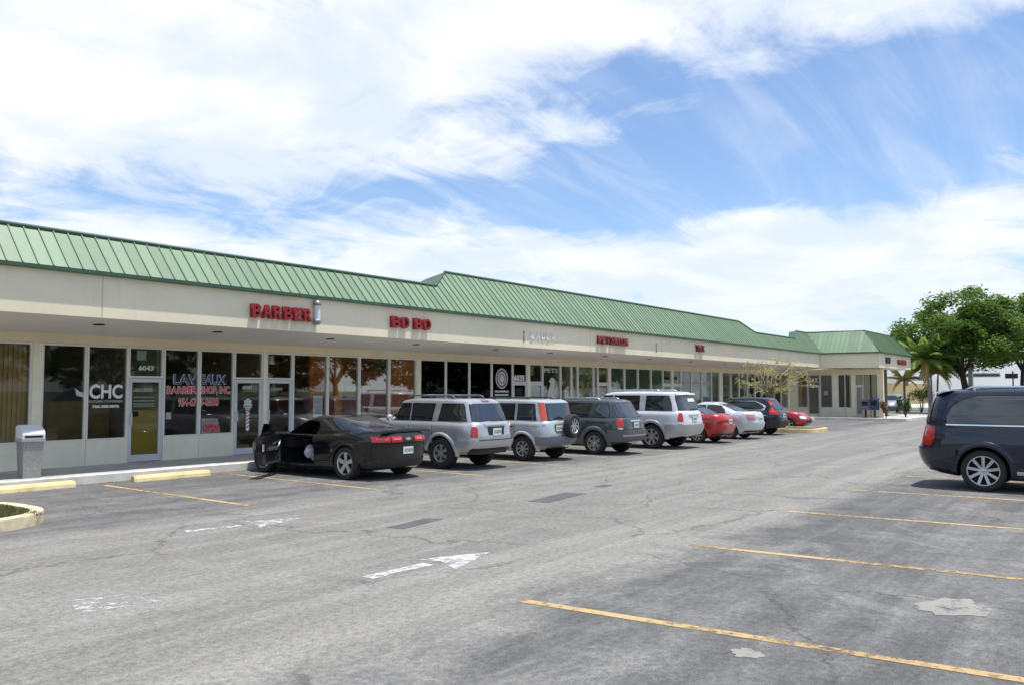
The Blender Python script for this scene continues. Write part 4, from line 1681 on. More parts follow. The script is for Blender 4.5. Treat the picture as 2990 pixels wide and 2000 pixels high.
def rails(root, sh, l0, l1, y, z, m, cross=()):
    for s in (-1, 1):
        mb = MB()
        mb.tube([(s * y, l0, z - .05), (s * y, l0 + .10, z), (s * y, l1 - .12, z), (s * y, l1, z - .05)], .022, 6)
        for q in (l0 + .12, (l0 + l1) / 2, l1 - .14):
            mb.tube([(s * y, q, z - .09), (s * y, q, z)], .02, 6)
        mb.build('roof_rail', m, root)
    for q in cross:
        mb = MB()
        mb.tube([(-y, q, z + .01), (y, q, z + .01)], .02, 6)
        mb.build('cross_bar', m, root)


def wiper(root, sh, z, y0, y1, m=None):
    mb = MB()
    sh.patch(mb, [(z, ('y', y0), ('y', y1)), (z + .02, ('y', y0), ('y', y1))], .02, 6, 1)
    mb.build('rear_wiper', M_black, root)


# ---- silver body-on-frame SUV with roof rack ----------------------------------
def make_suv1(root, sp):
    P = paint('silver_car_paint', (0.50, 0.51, 0.52), .55, .32)
    L = 4.62
    low, gh = suv_shells(L, .86, 1.70, .34, 1.13, 1.12, 3.15, 2.62, .36, .80)
    car_body(root, low, gh, sp, [P, M_rimd])
    sidewin(root, gh, [(1.17, 2.18, 2.98), (1.40, 2.18, 2.86), (1.57, 2.18, 2.66)])
    sidewin(root, gh, [(1.17, 1.42, 2.10), (1.57, 1.36, 2.10)])
    sidewin(root, gh, [(1.17, .34, 1.20), (1.57, .50, 1.12)])
    rear_glass(root, gh, 1.17, 1.56, .66, .58)
    screen(root, gh, 1.16, 1.60, .66, .58)
    corner_lamp(root, low, [(.78, .66, .20), (.95, .64, .20), (1.10, .66, .17)], M_tail)
    corner_lamp(root, low, [(1.03, .645, .19), (1.10, .66, .17)], M_clearl, 'reverse_lamp', .016)
    rear_band(root, low, .52, .70, .80, .07, P, 'bumper', .58, .12)
    rear_band(root, low, .37, .52, .70, .03, M_black, 'bumper_skirt')
    rear_band(root, low, .70, .715, .62, .05, M_gap, 'tailgate_seam')
    plate(root, 0.02, .90, low.rl(.7) - .02, .33, .17)
    mb = MB()
    mb.box((-.30, low.rl(.7) - .018, .79), (.30, low.rl(.7) - .004, 1.03))
    mb.build('plate_recess', M_black, root)
    piece(root, 'handle_bar', P, lambda m: low.patch(m, [(1.06, ('y', -.42), ('y', .42)), (1.10, ('y', -.42), ('y', .42))], .03, 8, 2))
    seams(root, low, [(2.16, 2.14), (3.10, 3.10), (1.30, 1.38)], .46, 1.12)
    side_band(root, low, 1.35, 3.2, .62, .70, .018, P, 'side_moulding')
    side_band(root, low, 1.5, 3.1, .36, .42, .07, M_black, 'side_step')
    handles(root, low, [2.30, 1.50], .98, P)
    mirrors(root, gh, 2.95, 1.20, P)
    arch_lip(root, low, sp['axles'][0], .38, sp['arch'], .07, .04, P)
    arch_lip(root, low, sp['axles'][1], .38, sp['arch'], .07, .04, P)
    rails(root, gh, .85, 2.45, .56, 1.77, mat('grey_rail', (.10, .10, .11), .4), (1.0, 1.9))
    wiper(root, gh, 1.18, .02, .42)
    piece(root, 'brake_light', M_tail, lambda m: gh.patch(m, [(1.635, ('y', -.13), ('y', .13)), (1.66, ('y', -.13), ('y', .13))], .02, 4, 1))
    front_lamps(root, low, .78, .95, .45)


SUV1 = dict(make=make_suv1, wheel=(.385, .27, .215, 6, .07, 'single'), axles=(1.08, 3.75), track=.855, arch=.44, scale=.92)


# ---- silver small SUV with spare wheel on the tail -----------------------------
def make_suv2(root, sp):
    P = paint('pale_silver_car_paint', (0.53, 0.56, 0.56), .45, .32)
    L = 4.25
    low, gh = suv_shells(L, .86, 1.66, .27, 1.07, 1.02, 3.0, 2.42, .22, .82)
    car_body(root, low, gh, sp, [P, M_rimd])
    sidewin(root, gh, [(1.11, 1.98, 2.82), (1.35, 1.98, 2.68), (1.53, 1.98, 2.48)])
    sidewin(root, gh, [(1.11, 1.12, 1.90), (1.53, 1.12, 1.90)])
    sidewin(root, gh, [(1.11, .40, 1.00), (1.53, .48, 1.00)], M_cwinb)
    rear_glass(root, gh, 1.10, 1.53, .56, .54)
    screen(root, gh, 1.10, 1.56, .66, .58)
    corner_lamp(root, gh, [(1.09, .60, .26), (1.30, .585, .32), (1.57, .58, .40)], M_tailo)
    corner_lamp(root, low, [(.98, .69, .20), (1.07, .69, .20)], P, 'lamp_base', .010)
    rear_band(root, low, .42, .66, .80, .055, mat('grey_bumper', (.20, .20, .23), .55), 'bumper', .36, .10)
    rear_band(root, low, .64, .66, .60, .045, P, 'bumper_step')
    mb = MB()
    mb.box((-.22 - .17, low.rl(.7) - .020, .78), (-.22 + .17, low.rl(.7) - .004, .98))
    mb.build('plate_recess', M_black, root)
    plate(root, -.22, .88, low.rl(.7) - .02)
    seams(root, low, [(1.94, 1.94), (2.96, 2.98), (1.06, 1.06)], .40, 1.06)
    handles(root, low, [2.08, 1.20], .92, M_black)
    mirrors(root, gh, 2.78, 1.14, P)
    gc = mat('grey_cladding', (.22, .22, .24), .6)
    side_band(root, low, 1.3, 3.0, .30, .42, .014, gc, 'side_moulding')
    side_band(root, low, 1.3, 3.0, .66, .73, .012, gc, 'side_moulding')
    arch_lip(root, low, sp['axles'][0], .34, sp['arch'], .07, .03, P)
    arch_lip(root, low, sp['axles'][1], .34, sp['arch'], .07, .03, P)
    # spare wheel carried on the tail door
    tm, rm, dm = wheel_meshes(.325, .20, .20, 8, .045, 'single')
    c = inst('spare_wheel', dm, root, (.22, low.rl(.6) - .14, .93), (0, 0, R(90)))
    inst('tyre', tm, c)
    inst('rim', rm, c)
    mb = MB()
    mb.box((.10, low.rl(.6) - .08, .85), (.34, low.rl(.6) + .02, 1.0))
    mb.build('spare_bracket', M_black, root)
    rails(root, gh, .7, 2.2, .58, 1.70, M_black)
    front_lamps(root, low, .72, .88, .45)


SUV2 = dict(make=make_suv2, wheel=(.34, .21, .205, 8, .045, 'single'), axles=(.80, 3.40), track=.84, arch=.40, scale=.92)


# ---- dark grey SUV with grey cladding -------------------------------------------
def make_suv3(root, sp):
    P = paint('dark_grey_green_paint', (0.055, 0.075, 0.078), .35, .32)
    cl = mat('mid_grey_cladding', (.115, .12, .125), .5)
    L = 4.55
    low, gh = suv_shells(L, .89, 1.66, .28, 1.10, 1.05, 3.15, 2.50, .48, .79, nr=5.5)
    car_body(root, low, gh, sp, [P, M_rimd])
    sidewin(root, gh, [(1.14, 2.06, 2.95), (1.36, 2.06, 2.76), (1.53, 2.06, 2.52)])
    sidewin(root, gh, [(1.14, 1.26, 1.98), (1.53, 1.12, 1.98)])
    sidewin(root, gh, [(1.14, .50, 1.04), (1.30, .50, .98), (1.53, .62, .90)], M_cwinb)
    rear_glass(root, gh, 1.13, 1.54, .68, .58)
    screen(root, gh, 1.12, 1.55, .68, .58)
    corner_lamp(root, low, [(.80, .66, .22), (.95, .62, .26), (1.10, .64, .26)], M_tail)
    corner_lamp(root, low, [(.77, .66, .20), (.81, .66, .21)], M_clearl, 'reverse_lamp', .016)
    rear_band(root, low, .40, .74, .84, .05, cl, 'bumper', .52, .10)
    rear_band(root, low, .56, .60, .66, .075, M_rim, 'bumper_strip')
    piece(root, 'nameplate', M_chrome, lambda m: low.patch(m, [(1.0, ('y', -.30), ('y', .30)), (1.04, ('y', -.30), ('y', .30))], .02, 8, 1))
    plate(root, 0, .89, low.rl(.7) - .02)
    seams(root, low, [(2.02, 2.02), (3.02, 3.05), (1.16, 1.22)], .42, 1.09)
    handles(root, low, [2.16, 1.36], .97, cl)
    mirrors(root, gh, 2.92, 1.18, P)
    side_band(root, low, 1.35, 3.15, .30, .50, .016, cl, 'side_cladding')
    arch_lip(root, low, sp['axles'][0], .35, sp['arch'], .11, .022, cl)
    arch_lip(root, low, sp['axles'][1], .35, sp['arch'], .11, .022, cl)
    rails(root, gh, .9, 2.3, .58, 1.69, M_rim)
    front_lamps(root, low, .76, .92, .45)


SUV3 = dict(make=make_suv3, wheel=(.355, .23, .225, 6, .062, 'double'), axles=(.98, 3.69), track=.885, arch=.405, scale=.905)


# ---- big white SUV with silver lower body ---------------------------------------
def make_suv4(root, sp):
    P = paint('white_car_paint', (0.66, 0.68, 0.69), .15, .32)
    sv = paint('silver_lower_paint', (0.42, 0.44, 0.46), .5, .35)
    L = 5.05
    low, gh = suv_shells(L, .955, 1.82, .33, 1.19, 1.15, 3.55, 2.95, .32, .82)
    car_body(root, low, gh, sp, [P, M_rimd])
    sidewin(root, gh, [(1.23, 2.55, 3.38), (1.48, 2.55, 3.24), (1.68, 2.55, 3.02)])
    sidewin(root, gh, [(1.23, 1.55, 2.46), (1.68, 1.55, 2.46)])
    sidewin(root, gh, [(1.23, .40, 1.30), (1.45, .44, 1.30), (1.68, .54, 1.28)])
    rear_glass(root, gh, 1.24, 1.67, .72, .66)
    screen(root, gh, 1.22, 1.70, .72, .64)
    corner_lamp(root, low, [(.86, .72, .20), (1.0, .70, .20), (1.16, .71, .18)], M_tail)
    corner_lamp(root, low, [(.81, .72, .20), (.87, .72, .20)], M_clearl, 'reverse_lamp', .016)
    rear_band(root, low, .44, .78, .90, .06, sv, 'bumper', .58, .12)
    piece(root, 'rear_spoiler', P, lambda m: gh.patch(m, [(1.72, ('y', -.66), ('y', .66)), (1.77, ('y', -.64), ('y', .64))], .07, 12, 2, 0, .12))
    mb = MB()
    gh.patch(mb, [(1.50, ('y', -.02), ('y', .46)), (1.60, ('y', -.02), ('y', .46))], .011, 4, 2)
    mb.build('window_notice', M_wht, root)
    piece(root, 'brake_light', M_tail, lambda m: gh.patch(m, [(1.695, ('y', -.16), ('y', .16)), (1.715, ('y', -.16), ('y', .16))], .02, 4, 1))
    plate(root, 0, .95, low.rl(.7) - .02)
    piece(root, 'tailgate_trim', sv, lambda m: low.patch(m, [(1.06, ('y', -.36), ('y', .36)), (1.10, ('y', -.36), ('y', .36))], .03, 8, 1))
    seams(root, low, [(2.50, 2.50), (3.46, 3.48), (1.44, 1.46)], .46, 1.18)
    handles(root, low, [2.66, 1.66], 1.04, P)
    mirrors(root, gh, 3.34, 1.27, P)
    side_band(root, low, 1.55, 3.5, .36, .54, .02, sv, 'side_cladding')
    arch_lip(root, low, sp['axles'][0], .39, sp['arch'], .10, .035, sv)
    arch_lip(root, low, sp['axles'][1], .39, sp['arch'], .10, .035, sv)
    rails(root, gh, .9, 2.8, .62, 1.87, M_rim)
    wiper(root, gh, 1.25, .02, .45)
    front_lamps(root, low, .80, 1.0, .5)


SUV4 = dict(make=make_suv4, wheel=(.39, .26, .255, 7, .075, 'single'), axles=(1.08, 4.10), track=.94, arch=.45, scale=.94)


# ---- saloons ---------------------------------------------------------------------
def make_sedan(root, sp):
    P = sp['paint']
    L, H, W = sp.get('L', 4.6), sp.get('H', 1.46), sp.get('W', .89)
    dk = sp.get('deck', 1.05)
    low = Shell([(0, .16, L - .18, W * .89), (.18, .05, L - .06, W * .96), (.42, .0, L, W * .99), (.62, .02, L - .02, W), (.8, .03, L - .07, W * .985), (.93, .07, L - .14, W * .945), (1, .13, L - .22, W * .88)],
                [(0, .34), (.5, .22), (1.0, .19), (3.7, .18), (L - .3, .19), (L, .26)],
                [(0, dk - .05), (.3, dk), (.9, dk - .015), (1.6, .965), (3.0, .955), (3.35, .96), (3.9, .90), (L - .3, .80), (L, .70)], 4.4, 3.8, .03)
    gh = Shell([(0, .52, 3.55, W * .91), (.3, .78, 3.22, W * .87), (.6, 1.06, 2.90, W * .80), (.85, 1.38, 2.58, W * .72), (1, 1.72, 2.32, W * .60)],
               [(0, dk - .07), (.8, dk - .07), (1.6, .90), (3.3, .88), (L, .7)],
               [(0, H - .05), (1.4, H - .02), (2.1, H), (2.7, H - .012), (3.4, H - .06)], 4.8, 4.8, .02)
    car_body(root, low, gh, sp, [P, M_rimd])
    sidewin(root, gh, [(1.01, 2.04, 3.10), (1.18, 2.04, 2.84), (H - .12, 2.04, 2.50)])
    sidewin(root, gh, [(1.02, 1.18, 1.96), (1.18, 1.24, 1.96), (H - .12, 1.42, 1.96)])
    rear_glass(root, gh, dk + .03, H - .09, .62, .50)
    screen(root, gh, 1.0, H - .08, .68, .52)
    lz = sp.get('lamp', (.78, 1.0))
    corner_lamp(root, low, [(lz[0], .48, .30), (lz[1], .44, .34)], sp.get('lampm', M_tail))
    rear_band(root, low, .36, .68, W * .93, .03, P, 'bumper', .45, .08)
    rear_band(root, low, .28, .40, W * .80, .02, M_black, 'bumper_skirt')
    plate(root, 0, .80, low.rl(.6) - .012)
    seams(root, low, [(2.0, 2.0), (2.98, 3.05), (1.28, 1.22)], .30, .96)
    handles(root, low, [2.14, 1.36], .86, P)
    mirrors(root, gh, 3.0, 1.02, P)
    arch_lip(root, low, sp['axles'][0], sp['wheel'][0], sp['arch'], .03, .008, P)
    arch_lip(root, low, sp['axles'][1], sp['wheel'][0], sp['arch'], .03, .008, P)
    front_lamps(root, low, .58, .74, .42)
    piece(root, 'grille', M_black, lambda m: low.patch(m, [(.36, ('f', .40), ('f', -.40)), (.55, ('f', .42), ('f', -.42))], .006, 10, 3))


SED_RED = dict(make=make_sedan, paint=paint('red_car_paint', (.42, .025, .02), .25, .3), wheel=(.315, .20, .205, 7, .05, 'single'), axles=(.95, 3.60), track=.865, arch=.36, L=4.5, H=1.44, deck=1.06, scale=.90)
SED_WHT = dict(make=make_sedan, paint=paint('pearl_white_paint', (.62, .64, .66), .3, .3), wheel=(.325, .21, .22, 9, .05, 'single'), axles=(1.0, 3.72), track=.875, arch=.37, L=4.75, H=1.46, deck=1.09, lampm=mat('pale_red_lamp', (.55, .25, .24), .15, coat=1.0), scale=.90)
SED_GRY = dict(make=make_sedan, paint=paint('grey_blue_paint', (.30, .33, .38), .4, .35), wheel=(.315, .20, .205, 7, .05, 'single'), axles=(.95, 3.60), track=.865, arch=.36, L=4.5, H=1.44, deck=1.04)
SED_NOSE = dict(make=make_sedan, paint=paint('crimson_car_paint', (.40, .02, .035), .25, .3), wheel=(.305, .20, .20, 5, .05, 'single'), axles=(.95, 3.45), track=.855, arch=.345, L=4.35, H=1.38, deck=1.0, scale=.82)


# ---- dark crossover with raked tail ------------------------------------------------
def make_suv5(root, sp):
    P = paint('black_blue_car_paint', (0.012, 0.015, 0.022), .2, .28)
    L = 4.52
    low, gh = suv_shells(L, .91, 1.64, .25, 1.08, 1.02, 3.25, 2.45, .50, .78, nr=5.0)
    car_body(root, low, gh, sp, [P, M_rimd])
    for mir in (False, True):
        mb = MB()
        gh.patch(mb, [(1.10, ('l', .60), ('l', 3.02)), (1.28, ('l', .52), ('l', 2.80)), (1.50, ('l', 1.0), ('l', 2.48))], .004, 16, 6, 0, .02, mir)
        w = mb.build('window', M_chrome, root)
        mb = MB()
        gh.patch(mb, [(1.12, ('l', .68), ('l', 2.98)), (1.28, ('l', .62), ('l', 2.76)), (1.485, ('l', 1.02), ('l', 2.44))], .008, 16, 6, 0, .02, mir)
        mb.build('pane', M_cwin, w)
    rear_glass(root, gh, 1.14, 1.50, .62, .52)
    screen(root, gh, 1.12, 1.52, .68, .56)
    corner_lamp(root, gh, [(1.06, .56, .40), (1.25, .62, .34), (1.52, .60, .52)], M_tail)
    corner_lamp(root, low, [(.92, .50, .36), (1.07, .56, .40)], M_tail)
    rear_band(root, low, .32, .62, .84, .045, M_black, 'bumper', .50, .10)
    plate(root, 0, .86, low.rl(.7) - .02)
    seams(root, low, [(2.06, 2.06), (3.05, 3.08), (1.2, 1.24)], .40, 1.06)
    handles(root, low, [2.2, 1.4], .96, M_chrome)
    mirrors(root, gh, 3.0, 1.16, P)
    arch_lip(root, low, sp['axles'][0], .345, sp['arch'], .05, .012, M_black)
    arch_lip(root, low, sp['axles'][1], .345, sp['arch'], .05, .012, M_black)
    front_lamps(root, low, .74, .92, .45)


SUV5 = dict(make=make_suv5, wheel=(.345, .22, .225, 5, .085, 'double'), axles=(.92, 3.54), track=.885, arch=.395, scale=.89)


# ---- dark blue minivan ----------------------------------------------------------------
def make_van(root, sp):
    P = paint('dark_blue_van_paint', (0.010, 0.016, 0.034), .3, .28)
    L = 5.14
    low = Shell([(0, .16, L - .2, .90), (.16, .04, L - .06, .955), (.42, .0, L, .985), (.62, .03, L - .02, .995), (.84, .07, L - .08, .985), (.95, .09, L - .14, .965), (1, .11, L - .22, .94)],
                [(0, .36), (.45, .26), (1.0, .21), (4.0, .19), (L - .3, .2), (L, .28)],
                [(0, 1.105), (2.0, 1.095), (3.6, 1.06), (3.95, 1.03), (4.5, .95), (4.9, .82), (L, .70)], 5.5, 4.0, .03)
    gh = Shell([(0, .09, 4.35, .945), (.28, .12, 3.98, .925), (.6, .18, 3.52, .88), (.85, .25, 3.10, .83), (.95, .33, 2.92, .79), (1, .48, 2.72, .71)],
               [(0, 1.03), (3.6, .99), (L, .9)], [(0, 1.66), (.6, 1.70), (1.6, 1.725), (2.6, 1.715), (3.2, 1.69), (4.2, 1.6)], 5.2, 4.5, .02)
    car_body(root, low, gh, sp, [P, M_rimd])
    sidewin(root, gh, [(1.13, .52, 1.72), (1.24, .50, 1.72), (1.42, .60, 1.72), (1.54, .78, 1.72), (1.605, 1.00, 1.72)], M_cwinv, nu=16, nv=12)
    sidewin(root, gh, [(1.13, 1.84, 2.82), (1.605, 1.84, 2.82)], M_cwinv)
    sidewin(root, gh, [(1.12, 2.94, 3.84), (1.35, 2.94, 3.55), (1.59, 2.94, 3.16)])
    for mir in (False, True):
        mb = MB()
        gh.patch(mb, [(1.098, ('l', .50), ('l', 2.84)), (1.120, ('l', .50), ('l', 2.84))], .012, 20, 1, 0, .02, mir)
        gh.patch(mb, [(1.095, ('l', 2.84), ('l', 3.86)), (1.117, ('l', 2.84), ('l', 3.86))], .012, 10, 1, 0, .02, mir)
        mb.build('chrome_strip', M_chrome, root)
    rear_glass(root, gh, 1.14, 1.60, .72, .62)
    screen(root, gh, 1.10, 1.60, .74, .62)
    lamps = corner_lamp(root, low, [(.74, .70, .25), (.86, .66, .31), (1.07, .66, .33)], M_tail)
    for mir, lp_ in zip((False, True), lamps):
        mb = MB()
        low.patch(mb, [(.90, ('y', .74), ('l', .15)), (1.03, ('y', .74), ('l', .17))], .018, 6, 3, 0, .02, mir)
        mb.build('reverse_lamp', M_clearl, lp_)
    rear_band(root, low, .34, .70, .92, .035, P, 'bumper', .66, .08, 6)
    rear_band(root, low, .30, .40, .80, .025, M_black, 'bumper_skirt')
    piece(root, 'rear_spoiler', P, lambda m: gh.patch(m, [(1.645, ('y', -.70), ('y', .70)), (1.69, ('y', -.66), ('y', .66))], .10, 12, 2, 0, .2))
    plate(root, 0, .92, low.rl(.7) - .02)
    seams(root, low, [(1.76, 1.76), (2.88, 2.88), (3.80, 3.86)], .34, 1.09)
    for mir in (False, True):
        mb = MB()
        low.patch(mb, [(1.055, ('l', .55), ('l', 1.76)), (1.068, ('l', .55), ('l', 1.76))], .0015, 10, 1, 0, .01, mir)
        mb.build('slide_track', M_gap, root)
    handles(root, low, [1.92, 3.05], .95, M_chrome)
    mirrors(root, gh, 3.8, 1.18, P)
    arch_lip(root, low, sp['axles'][0], .35, sp['arch'], .09, .028, P)
    arch_lip(root, low, sp['axles'][1], .35, sp['arch'], .09, .028, P)
    rails(root, gh, .80, 2.9, .66, 1.755, M_chrome)
    side_band(root, low, 1.55, 3.6, .30, .36, .012, M_chrome, 'side_moulding', 1)
    front_lamps(root, low, .68, .86, .5)


VAN = dict(make=make_van, wheel=(.35, .225, .25, 9, .04, 'single'), axles=(1.06, 4.14), track=.965, arch=.405, scale=1.03)

vehicle('coupe', 'black two door coupe parked with its driver door wide open', 'car', COUPE, 12.28, 12.66, 0)
vehicle('suv', 'silver sport utility car with roof rack and side flares beside the black coupe', 'car', SUV1, 15.08, 12.70, 0)
vehicle('suv', 'silver sport utility car with a spare wheel and tall orange lamps on its tail', 'car', SUV2, 17.90, 12.50, 0)
vehicle('suv', 'dark grey green sport utility car with grey plastic cladding', 'car', SUV3, 20.74, 12.14, 0)
vehicle('suv', 'big white sport utility car with a paper notice in its rear window', 'car', SUV4, 23.90, 12.00, 0)
vehicle('sedan', 'bright red four door sedan parked beside the big white car', 'car', SED_RED, 27.15, 12.05, 0)
vehicle('sedan', 'pearl white four door sedan parked between red sedan and dark crossover', 'car', SED_WHT, 29.95, 12.10, 0)
vehicle('suv', 'black crossover with high red lamps and chrome window line at row end', 'car', SUV5, 33.2, 12.30, 0)
vehicle('sedan', 'crimson car reversed in, only its low nose showing past the crossover', 'car', SED_NOSE, 38.75, 15.0, R(180))
vehicle('minivan', 'dark blue minivan with chrome roof rails parked across the lane', 'car', VAN, 17.72, 2.33, R(180))
vehicle('sedan', 'grey blue sedan parked far off behind the palms', 'car', SED_GRY, 71.9, 15.9, R(88))

# ================================================================== VEGETATION
def leafmat(name, lo, hi, trans=0.35, scale=0.9):
    m = bpy.data.materials.new(name)
    m.use_nodes = True
    t = m.node_tree
    t.nodes.clear()
    vec = nd(t, 'ShaderNodeTexCoord').outputs['Object']
    f = sstep(t, mth(t, 'ADD', mth(t, 'MULTIPLY', noise_t(t, vec, scale, 2, 0.5), 0.6), mth(t, 'MULTIPLY', noise_t(t, vec, 9.0, 2, 0.5), 0.4)), 0.34, 0.66)
    c = mixc(t, f, lo, hi)
    d = nd(t, 'ShaderNodeBsdfPrincipled', {'Base Color': c, 'Roughness': 0.5, 'Specular IOR Level': 0.35})
    tr = nd(t, 'ShaderNodeBsdfTranslucent', {'Color': mixc(t, 0.5, c, tuple(min(1, x * 2.0) for x in hi))})
    mx = nd(t, 'ShaderNodeMixShader', {0: trans, 1: d.outputs[0], 2: tr.outputs[0]})
    nd(t, 'ShaderNodeOutputMaterial', {'Surface': mx.outputs[0]})
    return m


M_leaf = leafmat('olive_tree_leaf', (0.036, 0.082, 0.014), (0.135, 0.225, 0.032))
M_leafb = leafmat('deep_green_leaf', (0.022, 0.055, 0.014), (0.06, 0.115, 0.025))
M_palm = leafmat('palm_leaf', (0.08, 0.15, 0.03), (0.22, 0.31, 0.07), 0.35)
M_palmd = leafmat('dry_palm_leaf', (0.26, 0.17, 0.04), (0.42, 0.30, 0.09), 0.3)
M_sparse = leafmat('yellow_green_leaf', (0.24, 0.24, 0.05), (0.42, 0.40, 0.14), 0.35)
M_bark = mat('dark_bark', (0.060, 0.046, 0.036), 0.95, var=0.3, vscale=4, bump=0.6, bscale=22)
M_barkp = mat('grey_palm_bark', (0.24, 0.21, 0.17), 0.95, var=0.25, vscale=5, bump=0.5, bscale=25)


def leaves(mb, c, r, n, size, rng, flat=0.5, mi=0):
    """leaf-sized folded faces scattered through one clump"""
    for _ in range(n):
        while True:
            p = Vector((rng.uniform(-1, 1), rng.uniform(-1, 1), rng.uniform(-1, 1)))
            if p.length < 1:
                break
        p = p * (0.55 + 0.45 * rng.random())
        q = Vector((c[0] + p.x * r[0], c[1] + p.y * r[1], c[2] + p.z * r[2]))
        a = rng.uniform(0, 2 * math.pi)
        up = Vector((rng.gauss(0, flat), rng.gauss(0, flat), 1)).normalized()
        e1 = Vector((math.cos(a), math.sin(a), 0))
        e1 = (e1 - up * e1.dot(up)).normalized()
        e2 = up.cross(e1)
        s = size * rng.uniform(0.6, 1.35)
        fold = up * (-0.18 * s)
        mb.add([q - e1 * s * 0.6, q + e2 * s * 0.34 + fold, q + e1 * s * 0.6, q - e2 * s * 0.34 + fold], [(0, 1, 2), (0, 2, 3)], mi)


def broad_tree(name, label, loc, H, base, R_, seed, leaf=0.16, nclump=60, nleaf=230, fork=2.0, lean=(0, 0), m=None, group=None, trunk_r=0.22, flat=0.72, cat='tree'):
    rng = random.Random(seed)
    root = thing(name, label, cat, loc, 0, group)
    tb = MB()
    fk = Vector((lean[0], lean[1], fork))
    tb.tube([(0, 0, -0.15), (lean[0] * 0.12, lean[1] * 0.12, fork * 0.35), (lean[0] * 0.5, lean[1] * 0.5, fork * 0.72), fk], [trunk_r * 1.25, trunk_r, trunk_r * 0.9, trunk_r * 0.8], 9)
    cl = []
    for i in range(nclump):
        for _ in range(40):
            a = rng.uniform(0, 2 * math.pi)
            rr = math.sqrt(rng.random()) * R_
            h = rng.uniform(0, 1)
            lim = math.sin(math.pi * (0.16 + 0.80 * h)) ** 0.55
            if rr < R_ * lim:
                break
        z = base + (H - base) * (0.08 + 0.84 * h)
        cl.append(Vector((lean[0] * 1.6 + rr * math.cos(a) * rng.uniform(0.92, 1.10), lean[1] * 1.6 + rr * math.sin(a), z)))
    nl = 7
    limbs = []
    for k in range(nl):
        a = 2 * math.pi * k / nl + rng.uniform(-0.3, 0.3)
        e = fk + Vector((math.cos(a) * R_ * 0.62, math.sin(a) * R_ * 0.62, (H - fork) * rng.uniform(0.35, 0.72)))
        mid = fk.lerp(e, 0.5) + Vector((rng.uniform(-.3, .3), rng.uniform(-.3, .3), 0.35))
        tb.tube([fk - Vector((0, 0, 0.15)), fk.lerp(mid, 0.5) + Vector((0, 0, 0.12)), mid, e], [trunk_r * 0.55, trunk_r * 0.42, trunk_r * 0.3, trunk_r * 0.14], 7)
        limbs += [mid, e]
    for c in cl:
        j = min(limbs, key=lambda p: (p - c).length)
        mid = j.lerp(c, 0.5) + Vector((0, 0, -0.12))
        tb.tube([j, mid, c], [trunk_r * 0.13, trunk_r * 0.09, trunk_r * 0.04], 5)
    tb.build('trunk', M_bark, root)
    mb = MB()
    for c in cl:
        r = rng.uniform(0.65, 1.25) * R_ * 0.22
        leaves(mb, c, (r * 1.1, r * 1.1, r * flat), nleaf, leaf, rng, 0.8)
    tag(mb.build('crown', m or M_leaf, root), kind='stuff')
    return root


broad_tree('shade_tree', 'spreading dark green shade tree with leaning trunk beyond the minivan', (67.3, 10.2, 0.0), 9.0, 3.1, 4.5, 11, 0.20, 120, 260, 2.9, (-0.2, 0.28), trunk_r=0.24)
broad_tree('shade_tree', 'second shade tree with thin trunk beside a dark box sign', (80.0, 8.2, 0.0), 9.6, 3.6, 5.0, 23, 0.22, 110, 300, 3.4, (0.1, -0.1), trunk_r=0.16)
broad_tree('shade_tree', 'low leafy tree standing farther off near the white warehouse', (96.0, 3.0, 0.0), 7.2, 2.4, 3.6, 29, 0.22, 45, 170, 2.6, (0.0, 0.0), trunk_r=0.15)
# the row across the lot that the shop windows mirror: one tree copied
tr0 = broad_tree('roadside_tree', 'tall roadside tree mirrored in the shop windows', (-6, -30, 0), 8.5, 1.6, 5.4, 41, 0.34, 70, 90, 2.2, (0.2, 0.1), M_leafb, 'trees across the lot mirrored in the windows', 0.26, 0.6)
rng = random.Random(9)
for i in range(1, 24):
    o = copy_tree(tr0)
    s = rng.uniform(0.85, 1.15)
    o.location = (-6 + i * 8.2 + rng.uniform(-1, 1), -30 + rng.uniform(-2, 2), 0)
    o.rotation_euler = (0, 0, rng.uniform(0, 6.28))
    o.scale = (s, s, s * rng.uniform(0.9, 1.1))


def frond_mesh(L, m, droop, n=26, leaf=0.42, seed=1):
    rng_ = random.Random(seed)
    mb = MB()
    pts = []
    for k in range(9):
        t = k / 8
        pts.append(Vector((L * t * (1 - 0.18 * t * droop), 0, L * (0.42 * t - droop * 0.75 * t * t))))
    mb.tube(pts, [0.022 * (1 - 0.8 * k / 8) + 0.004 for k in range(9)], 5)
    for k in range(n):
        t = 0.12 + 0.86 * k / (n - 1)
        i = min(7, int(t * 8))
        p = pts[i].lerp(pts[i + 1], t * 8 - i)
        d = (pts[i + 1] - pts[i]).normalized()
        ll = leaf * math.sin(math.pi * (0.15 + 0.80 * t)) ** 0.7 * L / 2.0
        for s in (-1, 1):
            out = (Vector((0, s, 0)) * 0.85 + d * 0.55 + Vector((0, 0, -0.35 + rng_.uniform(-.15, .15)))).normalized()
            w = d * 0.05 * L / 2
            tip = p + out * ll + Vector((0, 0, -0.18 * ll))
            md = p + out * ll * 0.55
            mb.add([p - w * 0.4, md - w, tip, md + w, p + w * 0.4], [(0, 1, 2, 3, 4)])
    return mb.mesh('frond', m)


